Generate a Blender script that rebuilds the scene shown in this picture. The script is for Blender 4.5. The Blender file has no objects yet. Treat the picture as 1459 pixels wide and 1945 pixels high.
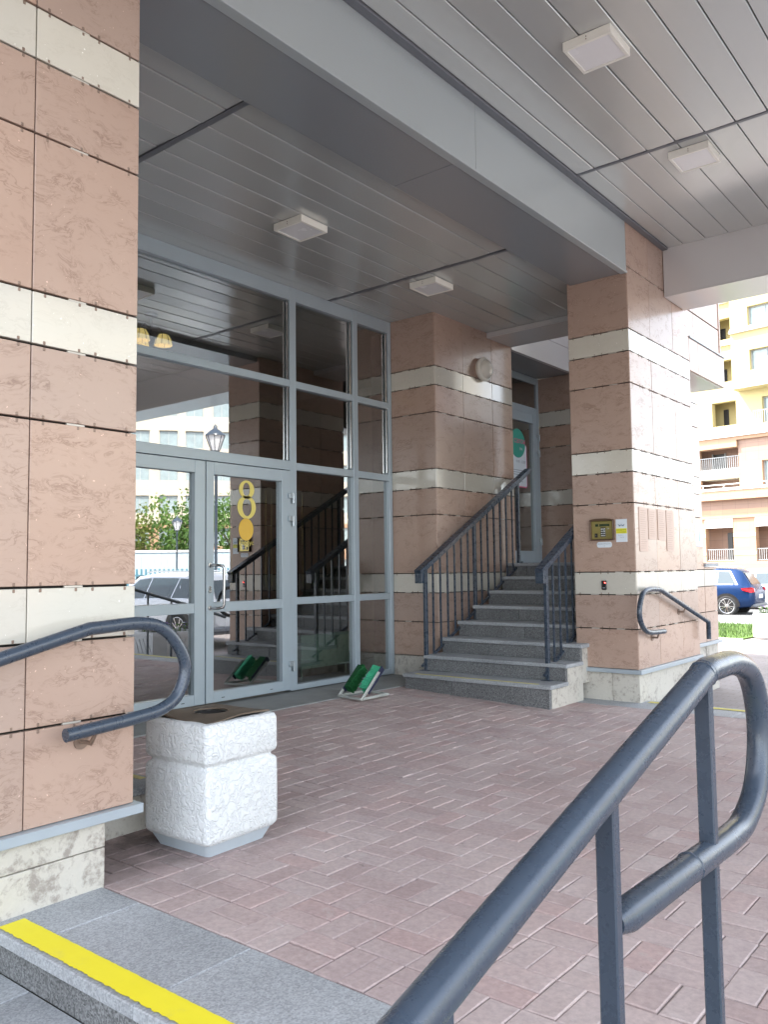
import bpy, math, random
import numpy as np
from mathutils import Vector, Matrix
random.seed(7)
S = bpy.context.scene
COL = S.collection
R = math.radians
# ------------------------------------------------------------------ camera, sky, sun, exposure
cam_d = bpy.data.cameras.new('camera')
cam = bpy.data.objects.new('camera', cam_d); COL.objects.link(cam); S.camera = cam
def cam_matrix(yaw, pitch, roll):
    c, s = math.cos, math.sin
    f = Vector((-s(yaw)*c(pitch), c(yaw)*c(pitch), s(pitch)))
    r = Vector((c(yaw), s(yaw), 0)); u = r.cross(f)
    r2 = r*c(roll)+u*s(roll); u2 = -r*s(roll)+u*c(roll)
    m = Matrix((r2, u2, -f)).transposed().to_4x4()
    return m
M_ = cam_matrix(0.67965, 0.06846, -0.011924); M_.translation = Vector((0, 0, 1.2))
cam.matrix_world = M_
cam_d.sensor_fit = 'VERTICAL'; cam_d.sensor_height = 36.0
cam_d.lens = 36.0*1578.55/1945.0
cam_d.clip_start = 0.05; cam_d.clip_end = 1000
TO_SUN = Vector((-0.52, -0.36, 0.85)).normalized()
W = bpy.data.worlds.new('World'); S.world = W; W.use_nodes = True
wn = W.node_tree.nodes; wl = W.node_tree.links
sky = wn.new('ShaderNodeTexSky'); sky.sky_type = 'NISHITA'; sky.sun_disc = False
sky.sun_elevation = math.asin(TO_SUN.z); sky.sun_rotation = math.atan2(TO_SUN.x, TO_SUN.y)
sky.air_density = 1.0; sky.dust_density = 1.5; sky.ozone_density = 1.0
hs = wn.new('ShaderNodeHueSaturation'); hs.inputs['Saturation'].default_value = .42; wl.new(sky.outputs[0], hs.inputs['Color']); wl.new(hs.outputs[0], wn['Background'].inputs[0]); wn['Background'].inputs[1].default_value = 0.15
sun_d = bpy.data.lights.new('sun', 'SUN'); sun_d.energy = 2.1; sun_d.angle = R(0.5); sun_d.color = (1, .95, .86)
sun = bpy.data.objects.new('sun', sun_d); COL.objects.link(sun)
sun.rotation_euler = TO_SUN.to_track_quat('Z', 'Y').to_euler(); sun.location = (-20, -15, 40)
S.view_settings.view_transform = 'Standard'; S.view_settings.look = 'None'
S.view_settings.exposure = 2.86; S.view_settings.gamma = 1.0
S.cycles.max_bounces = 10; S.cycles.diffuse_bounces = 5; S.cycles.glossy_bounces = 6; S.cycles.transparent_max_bounces = 16
S.cycles.use_denoising = True

# ------------------------------------------------------------------ mesh helpers
class MB:
    def __init__(s): s.v = []; s.f = []; s.m = []; s.s = []
    def add(s, vs, fs, mat=0, smooth=False):
        o = len(s.v); s.v += [tuple(p) for p in vs]
        for f in fs: s.f.append([o+i for i in f]); s.m.append(mat); s.s.append(smooth)
    def box(s, x0, x1, y0, y1, z0, z1, mat=0, b=0.0, top_only=False):
        if x0 > x1: x0, x1 = x1, x0
        if y0 > y1: y0, y1 = y1, y0
        if z0 > z1: z0, z1 = z1, z0
        b = min(b, (x1-x0)*.4, (y1-y0)*.4, (z1-z0)*.4)
        if b <= 0:
            vs = [(x, y, z) for z in (z0, z1) for y in (y0, y1) for x in (x0, x1)]
            s.add(vs, [(0,2,3,1),(4,5,7,6),(0,1,5,4),(2,6,7,3),(0,4,6,2),(1,3,7,5)], mat); return
        X = (x0, x1); Y = (y0, y1); Z = (z0, z1); vs = []; ix = {}
        for i in (0,1):
            for j in (0,1):
                for k in (0,1):
                    sx = b if i == 0 else -b; sy = b if j == 0 else -b; sz = b if k == 0 else -b
                    ix[i,j,k,'x'] = len(vs); vs.append((X[i], Y[j]+sy, Z[k]+sz))
                    ix[i,j,k,'y'] = len(vs); vs.append((X[i]+sx, Y[j], Z[k]+sz))
                    ix[i,j,k,'z'] = len(vs); vs.append((X[i]+sx, Y[j]+sy, Z[k]))
        fs = []
        c = Vector(((x0+x1)/2, (y0+y1)/2, (z0+z1)/2))
        def face(l):
            p = [Vector(vs[i]) for i in l]
            n = (p[1]-p[0]).cross(p[2]-p[0]); m = sum(p, Vector())/len(p)-c
            fs.append(tuple(l) if n.dot(m) > 0 else tuple(reversed(l)))
        for i in (0,1):
            face([ix[i,0,0,'x'], ix[i,1,0,'x'], ix[i,1,1,'x'], ix[i,0,1,'x']])
            face([ix[0,i,0,'y'], ix[1,i,0,'y'], ix[1,i,1,'y'], ix[0,i,1,'y']])
            face([ix[0,0,i,'z'], ix[1,0,i,'z'], ix[1,1,i,'z'], ix[0,1,i,'z']])
        for a in (0,1):
            for d in (0,1):
                face([ix[a,d,0,'x'], ix[a,d,1,'x'], ix[a,d,1,'y'], ix[a,d,0,'y']])
                face([ix[a,0,d,'x'], ix[a,1,d,'x'], ix[a,1,d,'z'], ix[a,0,d,'z']])
                face([ix[0,a,d,'y'], ix[1,a,d,'y'], ix[1,a,d,'z'], ix[0,a,d,'z']])
                for e in (0,1): face([ix[a,d,e,'x'], ix[a,d,e,'y'], ix[a,d,e,'z']])
        s.add(vs, fs, mat)
    def bar(s, p, q, w, h, up=(0,0,1), mat=0, b=0.0):
        p = Vector(p); q = Vector(q); d = q-p; L = d.length; d.normalize()
        up = Vector(up); r = d.cross(up)
        if r.length < 1e-4: r = d.cross(Vector((1,0,0)))
        r.normalize(); u = r.cross(d)
        t = MB(); t.box(-w/2, w/2, 0, L, -h/2, h/2, 0, b)
        s.add([p+r*v[0]+d*v[1]+u*v[2] for v in t.v], t.f, mat)
    def tube(s, pts, r, n=12, mat=0, caps=True, smooth=True):
        pts = [Vector(p) for p in pts]; rs = r if isinstance(r, (list, tuple)) else [r]*len(pts)
        rings = []; prev = None
        for i, p in enumerate(pts):
            a = (pts[i]-pts[i-1]).normalized() if i else None
            b = (pts[i+1]-pts[i]).normalized() if i < len(pts)-1 else None
            t = (a+b).normalized() if a and b else (a or b)
            if prev is None:
                x = t.cross(Vector((0,0,1)))
                if x.length < .05: x = t.cross(Vector((1,0,0)))
            else: x = prev-t*prev.dot(t)
            x.normalize(); prev = x; y = t.cross(x)
            k = 1.0
            if a and b: k = 1/max(.6, math.sqrt((1+a.dot(b))/2))
            ring = []
            for j in range(n):
                an = 2*math.pi*j/n; off = (x*math.cos(an)+y*math.sin(an))*rs[i]
                if k > 1.001 and a and b:
                    bend = (b-a).normalized(); off += bend*off.dot(bend)*(k-1)
                ring.append(p+off)
            rings.append(ring)
        vs = [v for q in rings for v in q]; fs = []
        for i in range(len(pts)-1):
            for j in range(n):
                fs.append((i*n+j, i*n+(j+1)%n, (i+1)*n+(j+1)%n, (i+1)*n+j))
        s.add(vs, fs, mat, smooth)
        if caps:
            s.add(rings[0], [tuple(reversed(range(n)))], mat); s.add(rings[-1], [tuple(range(n))], mat)
    def lathe(s, prof, c, n=24, axis='z', mat=0, smooth=True, caps=True):
        vs = []; fs = []
        for r, h in prof:
            for j in range(n):
                a = 2*math.pi*j/n; u, w = r*math.cos(a), r*math.sin(a)
                vs.append({'z': (c[0]+u, c[1]+w, c[2]+h), 'x': (c[0]+h, c[1]+u, c[2]+w), 'y': (c[0]+w, c[1]+h, c[2]+u)}[axis])
        for i in range(len(prof)-1):
            for j in range(n): fs.append((i*n+j, i*n+(j+1)%n, (i+1)*n+(j+1)%n, (i+1)*n+j))
        s.add(vs, fs, mat, smooth)
        if caps:
            if prof[0][0] > 1e-4: s.add(vs[:n], [tuple(reversed(range(n)))], mat)
            if prof[-1][0] > 1e-4: s.add(vs[-n:], [tuple(range(n))], mat)
    def prism(s, poly, fn, d0, d1, mat=0):
        # poly: 2-D outline, fn(a, b, d) -> 3-D point
        n = len(poly); vs = [fn(a, b, d0) for a, b in poly]+[fn(a, b, d1) for a, b in poly]
        fs = [tuple(reversed(range(n))), tuple(range(n, 2*n))]+[(i, (i+1)%n, n+(i+1)%n, n+i) for i in range(n)]
        s.add(vs, fs, mat)
    def build(s, name, mats, parent=None, loc=None, fix=False):
        me = bpy.data.meshes.new(name)
        me.from_pydata(s.v, [], s.f)
        if not isinstance(mats, (list, tuple)): mats = [mats]
        for m in mats: me.materials.append(m)
        me.polygons.foreach_set('material_index', s.m); me.polygons.foreach_set('use_smooth', s.s)
        me.update()
        if fix:
            import bmesh
            bm = bmesh.new(); bm.from_mesh(me); bmesh.ops.recalc_face_normals(bm, faces=bm.faces); bm.to_mesh(me); bm.free()
        o = bpy.data.objects.new(name, me); COL.objects.link(o)
        if parent: o.parent = parent
        if loc: o.location = loc
        return o
def tag(o, label, cat, group=None):
    o['label'] = label; o['category'] = cat
    if group: o['group'] = group
    return o
def thing(name, label, cat, loc=(0,0,0), rz=0, group=None):
    o = bpy.data.objects.new(name, None); COL.objects.link(o); o.empty_display_size = .2
    o.location = loc; o.rotation_euler = (0, 0, rz)
    return tag(o, label, cat, group)
def struct(name, mb, m): 
    o = mb.build(name, m); o['kind'] = 'structure'; return o
def copy_tree(o, parent=None, label=None):
    c = o.copy(); COL.objects.link(c)
    if parent: c.parent = parent
    if label: c['label'] = label
    for ch in list(o.children): copy_tree(ch, c)
    return c
def at0(mb, loc):      # shift world-space verts into a thing's frame
    mb.v = [(a-loc[0], b-loc[1], c-loc[2]) for a, b, c in mb.v]; return mb
def text_mb(txt, h, fn, depth=.001, bold=0.0, align='CENTER'):
    cu = bpy.data.curves.new('t', 'FONT'); cu.body = txt; cu.size = 1; cu.align_x = align; cu.offset = bold
    cu.resolution_u = 3
    o = bpy.data.objects.new('t', cu); COL.objects.link(o)
    bpy.context.view_layer.update()
    me = bpy.data.meshes.new_from_object(o.evaluated_get(bpy.context.evaluated_depsgraph_get()))
    mb = MB()
    if len(me.vertices):
        ys = [v.co.y for v in me.vertices]; k = h/max(.01, (max(ys)-min(ys)))
        vs = [fn(v.co.x*k, (v.co.y-min(ys))*k, depth) for v in me.vertices]
        mb.add(vs, [tuple(p.vertices) for p in me.polygons])
    bpy.data.objects.remove(o); bpy.data.meshes.remove(me)
    return mb

# ------------------------------------------------------------------ materials
class NM:
    def __init__(s, name):
        s.mat = bpy.data.materials.new(name); s.mat.use_nodes = True
        s.n = s.mat.node_tree.nodes; s.l = s.mat.node_tree.links; s.b = s.n['Principled BSDF']
    def node(s, t, **kw):
        n = s.n.new('ShaderNode'+t)
        for k, v in kw.items():
            if k.startswith('i_'):
                key = k[2:]; key = int(key) if key.isdigit() else key.replace('_', ' ')
                inp = n.inputs[key]
                if hasattr(v, 'is_output') or isinstance(v, bpy.types.NodeSocket): s.l.new(v, inp)
                else: inp.default_value = v
            else: setattr(n, k, v)
        return n
    def set(s, k, v):
        if isinstance(v, bpy.types.NodeSocket): s.l.new(v, s.b.inputs[k])
        else: s.b.inputs[k].default_value = v
    def noise(s, vec, scale, detail=4, rough=.55, dist=0.0):
        return s.node('TexNoise', i_Vector=vec, i_Scale=scale, i_Detail=detail, i_Roughness=rough, i_Distortion=dist).outputs[0]
    def ramp(s, fac, stops, interp='LINEAR'):
        r = s.node('ValToRGB', i_0=fac); e = r.color_ramp; e.interpolation = interp
        while len(e.elements) < len(stops): e.elements.new(.5)
        for el, (p, c) in zip(e.elements, stops):
            el.position = p; el.color = (c[0], c[1], c[2], 1) if isinstance(c, tuple) else (c, c, c, 1)
        return r.outputs[0]
    def mix(s, fac, a, b, mode='MIX'):
        m = s.node('Mix', data_type='RGBA', blend_type=mode)
        for i, v in ((0, fac), (6, a), (7, b)):
            if isinstance(v, bpy.types.NodeSocket): s.l.new(v, m.inputs[i])
            elif i == 0: m.inputs[0].default_value = v
            else: m.inputs[i].default_value = (v[0], v[1], v[2], 1)
        return m.outputs[2]
    def math(s, op, a, b=0.0, c=None):
        m = s.node('Math', operation=op)
        for i, v in enumerate((a, b, c)):
            if v is None: continue
            if isinstance(v, bpy.types.NodeSocket): s.l.new(v, m.inputs[i])
            else: m.inputs[i].default_value = v
        return m.outputs[0]
    def bump(s, h, strength=.3, dist=.01):
        return s.node('Bump', i_Height=h, i_Strength=strength, i_Distance=dist).outputs[0]
    def pos(s, rnd=0.0, scale=(1,1,1), rot=(0,0,0)):
        g = s.node('NewGeometry'); v = s.node('Mapping', i_Vector=g.outputs['Position'], i_Scale=scale, i_Rotation=rot).outputs[0]
        if rnd:
            k = s.math('MULTIPLY', g.outputs['Random Per Island'], rnd)
            c = s.node('CombineXYZ', i_0=k, i_1=s.math('MULTIPLY', k, 1.7), i_2=s.math('MULTIPLY', k, .6)).outputs[0]
            v = s.node('VectorMath', operation='ADD', i_0=v, i_1=c).outputs[0]
        return v, g.outputs['Random Per Island']
MAT = {}
def simple(name, col, rough=.5, metal=0.0, var=.08, scale=6, bump=0.0, bscale=80, emit=0, spec=None, dirt=0.0):
    m = NM(name); v, isl = m.pos()
    n = m.noise(v, scale, 5)
    c = m.mix(n, tuple(x*(1-var*1.6) for x in col), tuple(min(1, x*(1+var*1.6)) for x in col))
    if dirt:
        d = m.ramp(m.noise(v, 2.3, 7, .65), [(.45, 0.0), (.7, 1.0)])
        c = m.mix(m.math('MULTIPLY', d, dirt), c, tuple(x*.35 for x in col))
    m.set('Base Color', c); m.set('Metallic', metal)
    m.set('Roughness', m.math('MULTIPLY_ADD', n, .15, rough-.075))
    if bump: m.set('Normal', m.bump(m.noise(v, bscale, 4), bump, .004))
    if emit: m.set('Emission Color', (*col, 1)); m.set('Emission Strength', emit)
    if spec is not None: m.set('Specular IOR Level', spec)
    MAT[name] = m.mat; return m.mat

def stone(name, base, dark, light, rough=.22, vein=.8, spec=.5):
    m = NM(name); v, isl = m.pos(60.0, (1.0, 1.0, 2.4))
    v2, _ = m.pos(35.0)
    warp = m.noise(v2, 2.2, 3, .5)
    w = m.node('VectorMath', operation='SCALE', i_0=m.node('TexNoise', i_Vector=v2, i_Scale=3.0, i_Detail=3.0).outputs['Color'])
    w.inputs['Scale'].default_value = .55
    vv = m.node('VectorMath', operation='ADD', i_0=v, i_1=w.outputs[0]).outputs[0]
    n1 = m.noise(vv, 10.5, 8, .66, .8)
    r1 = m.math('ABSOLUTE', m.math('SUBTRACT', n1, .5))
    veins = m.ramp(r1, [(0.0, 1.0), (.04, 0.0)])
    mask = m.ramp(m.noise(vv, 4.6, 5, .65), [(.46, 0.0), (.60, 1.0)])
    vm = m.math('MULTIPLY', m.math('MULTIPLY', veins, mask), vein)
    blot = m.math('MULTIPLY', m.ramp(m.noise(vv, 17, 6, .7), [(.57, 0.0), (.72, 1.0)]), vein*.45)
    soft = m.noise(v2, 1.6, 5, .6)
    c = m.mix(soft, base, light)
    c = m.mix(m.math('MAXIMUM', vm, blot), c, dark)
    sp = m.ramp(m.noise(v2, 75, 2, .5), [(.73, 0.0), (.76, 1.0)])
    c = m.mix(m.math('MULTIPLY', sp, .7), c, tuple(min(1, x*1.9) for x in light))
    hsv = m.node('HueSaturation', i_Color=c, i_Value=m.math('MULTIPLY_ADD', isl, .16, .92), i_Saturation=m.math('MULTIPLY_ADD', isl, .2, .9))
    m.set('Base Color', hsv.outputs[0]); m.set('Roughness', m.math('MULTIPLY_ADD', m.math('MAXIMUM', vm, sp), .3, rough))
    m.set('Normal', m.bump(m.math('ADD', m.math('MULTIPLY', m.noise(v2, 1.3, 2), .5), m.math('MULTIPLY', vm, -.06)), .05, .02))
    m.set('Specular IOR Level', spec); m.set('Coat Weight', .2); m.set('Coat IOR', 1.5); m.set('Coat Roughness', .09)
    MAT[name] = m.mat
stone('pink_stone', (.39, .265, .204), (.18, .10, .07), (.465, .34, .27), rough=.3, vein=.62, spec=.4)
stone('cream_stone', (.53, .50, .425), (.38, .34, .27), (.62, .59, .51), rough=.1, vein=.25, spec=.8)
def rough_stone(name, base, dark):
    m = NM(name); v, isl = m.pos(9.0)
    n = m.noise(v, 7, 8, .7, .6); n2 = m.noise(v, 34, 5, .65)
    c = m.mix(n2, base, tuple(x*1.25 for x in base))
    c = m.mix(m.math('MULTIPLY', m.ramp(m.math('ADD', m.math('MULTIPLY', n, .6), m.math('MULTIPLY', n2, .4)), [(.50, 0.0), (.60, 1.0)]), .8), c, dark)
    m.set('Base Color', c); m.set('Roughness', .8); m.set('Normal', m.bump(m.math('ADD', n, n2), .5, .01)); MAT[name] = m.mat
rough_stone('plinth_stone', (.47, .445, .39), (.25, .215, .185))
def granite(name, base, k=1.0, rough=.65):
    m = NM(name); v, isl = m.pos(5.0)
    vo = m.node('TexVoronoi', i_Vector=v, i_Scale=170.0).outputs['Color']
    bw = m.node('RGBToBW', i_0=vo).outputs[0]
    n = m.noise(v, 90, 3, .7); big = m.noise(v, 1.7, 5, .6)
    f = m.ramp(m.math('ADD', m.math('MULTIPLY', bw, .6), m.math('MULTIPLY', n, .5)), [(.3, tuple(x*(1-.6*k) for x in base)), (.5, base), (.75, tuple(min(1, x*(1+.9*k)) for x in base))])
    c = m.mix(1.0, f, m.ramp(big, [(.3, .78), (.7, 1.15)]), 'MULTIPLY')
    m.set('Base Color', c); m.set('Roughness', rough); m.set('Normal', m.bump(n, .15, .003)); MAT[name] = m.mat
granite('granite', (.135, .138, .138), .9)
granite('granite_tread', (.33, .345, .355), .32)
granite('granite_dark', (.085, .09, .085), 1.0)
def paver():
    m = NM('paver'); v, isl = m.pos(3.0); v0, _ = m.pos()
    n = m.noise(v, 45, 5, .7); n2 = m.noise(v0, 1.1, 6, .6); n3 = m.noise(v, 7, 4, .6)
    c = m.ramp(isl, [(0.0, (.40, .295, .27)), (.35, (.47, .37, .34)), (.7, (.50, .41, .38)), (1.0, (.46, .32, .29))])
    c = m.mix(m.math('MULTIPLY', n3, .5), c, (.46, .40, .39))
    c = m.mix(m.ramp(n2, [(.40, .35), (.62, 0.0)]), c, (.29, .21, .21))
    c = m.mix(1.0, c, m.ramp(n, [(.25, .8), (.75, 1.18)]), 'MULTIPLY')
    grime = m.ramp(m.noise(v0, .75, 5, .6, .4), [(.50, 0.0), (.72, .5)]); c = m.mix(grime, c, (.24, .18, .17))
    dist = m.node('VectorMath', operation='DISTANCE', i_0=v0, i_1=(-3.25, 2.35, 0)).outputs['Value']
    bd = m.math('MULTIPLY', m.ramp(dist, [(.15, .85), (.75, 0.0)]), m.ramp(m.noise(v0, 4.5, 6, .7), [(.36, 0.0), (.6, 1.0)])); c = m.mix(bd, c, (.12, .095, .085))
    gum = m.ramp(m.noise(v0, 17, 2, .5), [(.735, 0.0), (.75, .45)]); c = m.mix(gum, c, (.16, .13, .13))
    v3, _ = m.pos(2.0)
    scuff = m.ramp(m.noise(v0, 5.2, 9, .78, 1.2), [(.58, 0.0), (.70, .55)])
    c = m.mix(scuff, c, (.52, .48, .46))
    m.set('Base Color', c); m.set('Roughness', m.math('MULTIPLY_ADD', n3, .2, .72)); m.set('Specular IOR Level', .3)
    m.set('Normal', m.bump(m.math('ADD', n, m.math('MULTIPLY', n3, .5)), .35, .003)); MAT['paver'] = m.mat
paver()
def far_paving():
    m = NM('far_paving'); v, _ = m.pos()
    b = m.node('TexBrick', i_Vector=v, i_Scale=2.5, i_Color1=(.225, .195, .185, 1), i_Color2=(.265, .23, .22, 1), i_Mortar=(.16, .14, .13, 1))
    b.inputs['Mortar Size'].default_value = .012
    c = m.mix(1.0, b.outputs[0], m.ramp(m.noise(v, 1.5, 6), [(.3, .85), (.7, 1.1)]), 'MULTIPLY')
    m.set('Base Color', c); m.set('Roughness', .75); m.set('Normal', m.bump(b.outputs[1], -.3, .004)); MAT['far_paving'] = m.mat
far_paving()
def metal_panel(name, col, rough, metal=.55, wav=.06, k=.06):
    m = NM(name); v, isl = m.pos(20.0, (1, .35, 1)); 
    n = m.noise(v, 1.6, 3, .5)
    c = m.mix(isl, tuple(x*(1-k) for x in col), tuple(x*(1+k) for x in col))
    m.set('Base Color', c); m.set('Metallic', metal)
    m.set('Roughness', m.math('MULTIPLY_ADD', m.noise(v, 1.5, 2), .08, rough-.04))
    m.set('Normal', m.bump(n, wav, .05)); MAT[name] = m.mat
metal_panel('ceiling_metal', (.60, .62, .605), .24, .35, .03)
metal_panel('ceiling_metal_dark', (.58, .60, .585), .20, .40, .03)
metal_panel('soffit_metal', (.34, .36, .38), .24, .4, .02, .02)  # darker copy of the beam metal: underside shade put into the colour
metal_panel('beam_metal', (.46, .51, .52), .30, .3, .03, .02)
metal_panel('white_metal', (.66, .66, .66), .25, .3, .08, .02)
simple('frame_metal', (.40, .47, .51), .38, .25, .03)
simple('flashing', (.40, .46, .50), .35, .3, .04)
simple('gap_dark', (.02, .018, .016), .9)
simple('clip_metal', (.25, .18, .14), .45, .5, .2)
simple('clip_pale', (.55, .52, .46), .5, .3, .1)
simple('trim_grey', (.17, .18, .20), .45, .3)
simple('lamp_white', (.85, .84, .76), .35, 0, .02)
simple('lamp_diffuser', (.84, .84, .84), .25, 0, .02)
simple('steel', (.55, .55, .54), .22, 1.0, .04)
simple('hinge_metal', (.42, .47, .50), .3, .5)
simple('yellow_paint', (.82, .72, .02), .55, 0, .05, 12, .15, 60)
def worn_yellow():
    m = NM('yellow_paint'); v, _ = m.pos()
    n = m.noise(v, 60, 6, .75); n2 = m.noise(v, 5, 6, .7)
    c = m.mix(n2, (.78, .66, .015), (.86, .76, .03))
    c = m.mix(m.ramp(m.noise(v, 3.4, 8, .75), [(.56, 0.0), (.78, .55)]), c, (.50, .46, .22))
    c = m.mix(m.ramp(n, [(.685, 0.0), (.72, .8)]), c, (.30, .30, .27))
    m.set('Base Color', c); m.set('Roughness', .6); m.set('Normal', m.bump(n, .3, .002)); MAT['yellow_paint'] = m.mat
worn_yellow()
simple('far_line', (.60, .54, .14), .7, 0, .15, 18, .15, 60)
simple('old_yellow', (.55, .50, .22), .7, 0, .12, 18, .15, 60)
simple('apron', (.27, .28, .27), .75, 0, .15, 4, .15, 60, dirt=.3)
simple('sand', (.20, .18, .155), .95, 0, .3, 40, .4, 120)
def black_paint():
    m = NM('black_paint'); v, _ = m.pos()
    n = m.noise(v, 160, 4, .7); n2 = m.noise(v, 26, 6, .7)
    c = m.mix(n2, (.030, .044, .064), (.046, .065, .092))
    chip = m.ramp(m.noise(v, 60, 6, .75), [(.745, 0.0), (.76, 1.0)])
    c = m.mix(chip, c, (.22, .19, .16))
    m.set('Base Color', c); m.set('Roughness', m.math('MULTIPLY_ADD', n2, .16, .20))
    m.set('Normal', m.bump(m.math('ADD', n, m.math('MULTIPLY', n2, .5)), .16, .0011)); MAT['black_paint'] = m.mat
    m.set('Specular IOR Level', .65)
black_paint()
def bin_paint():
    m = NM('bin_paint'); v, _ = m.pos(0, (1,1,1))
    w = m.node('VectorMath', operation='SCALE', i_0=m.node('TexNoise', i_Vector=v, i_Scale=30.0, i_Detail=1.0).outputs['Color']); w.inputs['Scale'].default_value = .05
    vv = m.node('VectorMath', operation='ADD', i_0=v, i_1=w.outputs[0]).outputs[0]
    n = m.noise(vv, 36, 0.0, .4, .7)
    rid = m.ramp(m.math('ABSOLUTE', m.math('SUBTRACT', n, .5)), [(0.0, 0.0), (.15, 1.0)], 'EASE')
    d = m.noise(v, 6, 7, .7)
    c = m.mix(m.ramp(d, [(.55, 0.0), (.8, .4)]), (.64, .66, .66), (.40, .41, .41))
    spots = m.ramp(m.noise(v, 55, 3, .6), [(.74, 0.0), (.78, .6)])
    c = m.mix(spots, c, (.22, .2, .19)); c = m.mix(m.math('MULTIPLY_ADD', rid, -.10, .10), c, (.30, .31, .31))  # grooves coloured darker: dirt plus painted shade so the relief shows
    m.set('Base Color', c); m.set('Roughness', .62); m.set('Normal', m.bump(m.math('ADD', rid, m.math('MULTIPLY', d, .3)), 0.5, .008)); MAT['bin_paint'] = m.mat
bin_paint()
simple('bin_base', (.46, .52, .56), .6, 0, .08, 8, .2, 40)
simple('rusty_plate', (.15, .115, .085), .55, .5, .35, 9, .3, 30)
simple('green_bristle_dark', (.01, .14, .035), .8, 0, .4, 60, .8, 200)
simple('green_bristle_light', (.06, .48, .26), .8, 0, .25, 60, .8, 200)
simple('brush_back', (.02, .025, .06), .4)
simple('pale_paint', (.52, .54, .50), .5, .1, .12, 15, .1, 60, dirt=.4)
simple('brass', (.46, .38, .14), .3, .9, .08)
simple('dark_plastic', (.015, .014, .014), .35)
simple('green_screen', (.02, .04, .015), .2)
simple('paper_white', (.70, .76, .80), .5, 0, .02)
simple('paper_yellow', (.78, .76, .05), .5, 0, .02)
simple('blue_ink', (.08, .20, .36), .5, 0, .02)
simple('grey_ink', (.25, .28, .32), .5, 0, .02)
simple('decal_yellow', (.74, .62, .16), .5, 0, .03)
simple('decal_amber', (.72, .45, .06), .5, 0, .03)
simple('sign_teal', (.05, .35, .27), .4, 0, .03)
simple('sign_pink', (.75, .15, .28), .4, 0, .03)
simple('interior_wall', (.30, .26, .20), .8, 0, .05)
simple('interior_floor', (.16, .15, .13), .3, 0, .1, 3)
simple('interior_ceiling', (.30, .29, .26), .6, 0, .05)
simple('wood_dark', (.10, .055, .03), .35, 0, .3, 4)
simple('gold_metal', (.75, .50, .18), .25, 1.0)
simple('radiator_white', (.62, .72, .66), .4, 0, .03)
simple('shade_glass', (.80, .52, .20), .5, 0, .05, emit=.35)
simple('plaque', (.50, .36, .29), .45, 0, .04)
simple('plaque_ink', (.42, .29, .23), .5, 0, .04)
simple('red_led', (1, .05, .04), .3, emit=4)
simple('car_blue', (.007, .032, .105), .22, .35, .04)
simple('car_white', (.72, .74, .76), .25, .05, .02)
simple('tyre', (.018, .018, .018), .8)
simple('car_glass', (.03, .05, .06), .08, 0, .02, spec=.9)
simple('tail_red', (.45, .01, .015), .15, 0, .05)
simple('chrome', (.7, .7, .7), .12, 1.0)
simple('asphalt', (.12, .12, .12), .85, 0, .2, 3, .3, 60)
simple('concrete_planter', (.50, .50, .50), .75, 0, .1, 10, .3, 50, dirt=.2)
simple('soil', (.05, .035, .025), .95, 0, .3, 20, .5, 60)
simple('petal_purple', (.12, .03, .30), .6)
simple('petal_white', (.75, .72, .75), .6)
simple('far_yellow', (.47, .40, .20), .8, 0, .06, .6)
simple('far_cream', (.50, .45, .36), .8, 0, .06, .6)
simple('far_white', (.74, .74, .72), .7, 0, .05)
simple('far_glass', (.22, .28, .29), .12, 0, .25, 2, spec=.8)
simple('far_frame', (.33, .34, .34), .5)
simple('blue_fence', (.07, .20, .26), .5)
simple('container_paint', (.42, .52, .58), .5, 0, .1)
simple('bark', (.10, .075, .055), .9, 0, .2, 20, .5, 60)
def far_stone(name, a, b, mort):
    m = NM(name)
    tc = m.node('TexCoord'); sep = m.node('SeparateXYZ', i_0=tc.outputs['Object'])
    v = m.node('CombineXYZ', i_0=sep.outputs[0], i_1=sep.outputs[2]).outputs[0]
    t = m.node('TexBrick', i_Vector=v, i_Scale=1.0, i_Color1=(*a, 1), i_Color2=(*b, 1), i_Mortar=(*mort, 1))
    t.offset = 0.0; t.inputs['Mortar Size'].default_value = .012; t.inputs['Brick Width'].default_value = .9; t.inputs['Row Height'].default_value = .6
    m.set('Base Color', m.mix(.25, t.outputs[0], m.mix(m.noise(tc.outputs['Object'], 1.3, 4), tuple(x*.8 for x in a), tuple(min(1, x*1.2) for x in a))))
    m.set('Roughness', .55); MAT[name] = m.mat
far_stone('far_peach', (.37, .225, .135), (.41, .25, .15), (.27, .17, .115))
far_stone('far_brown', (.29, .18, .13), (.31, .195, .14), (.18, .12, .085))
def leaf(name, a, b):
    m = NM(name); v, isl = m.pos()
    c = m.ramp(isl, [(0.0, a), (1.0, b)])
    m.set('Base Color', c); m.set('Roughness', .55)
    MAT[name] = m.mat
    tr = m.node('BsdfTranslucent', i_Color=c); mx = m.node('MixShader', i_0=.35)
    m.l.new(m.b.outputs[0], mx.inputs[1]); m.l.new(tr.outputs[0], mx.inputs[2]); m.l.new(mx.outputs[0], m.n['Material Output'].inputs[0])
leaf('leaf_green', (.05, .12, .02), (.12, .22, .04))
leaf('leaf_yellow', (.10, .14, .02), (.20, .24, .05))
leaf('grass_blade', (.05, .10, .02), (.10, .16, .04))
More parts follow.
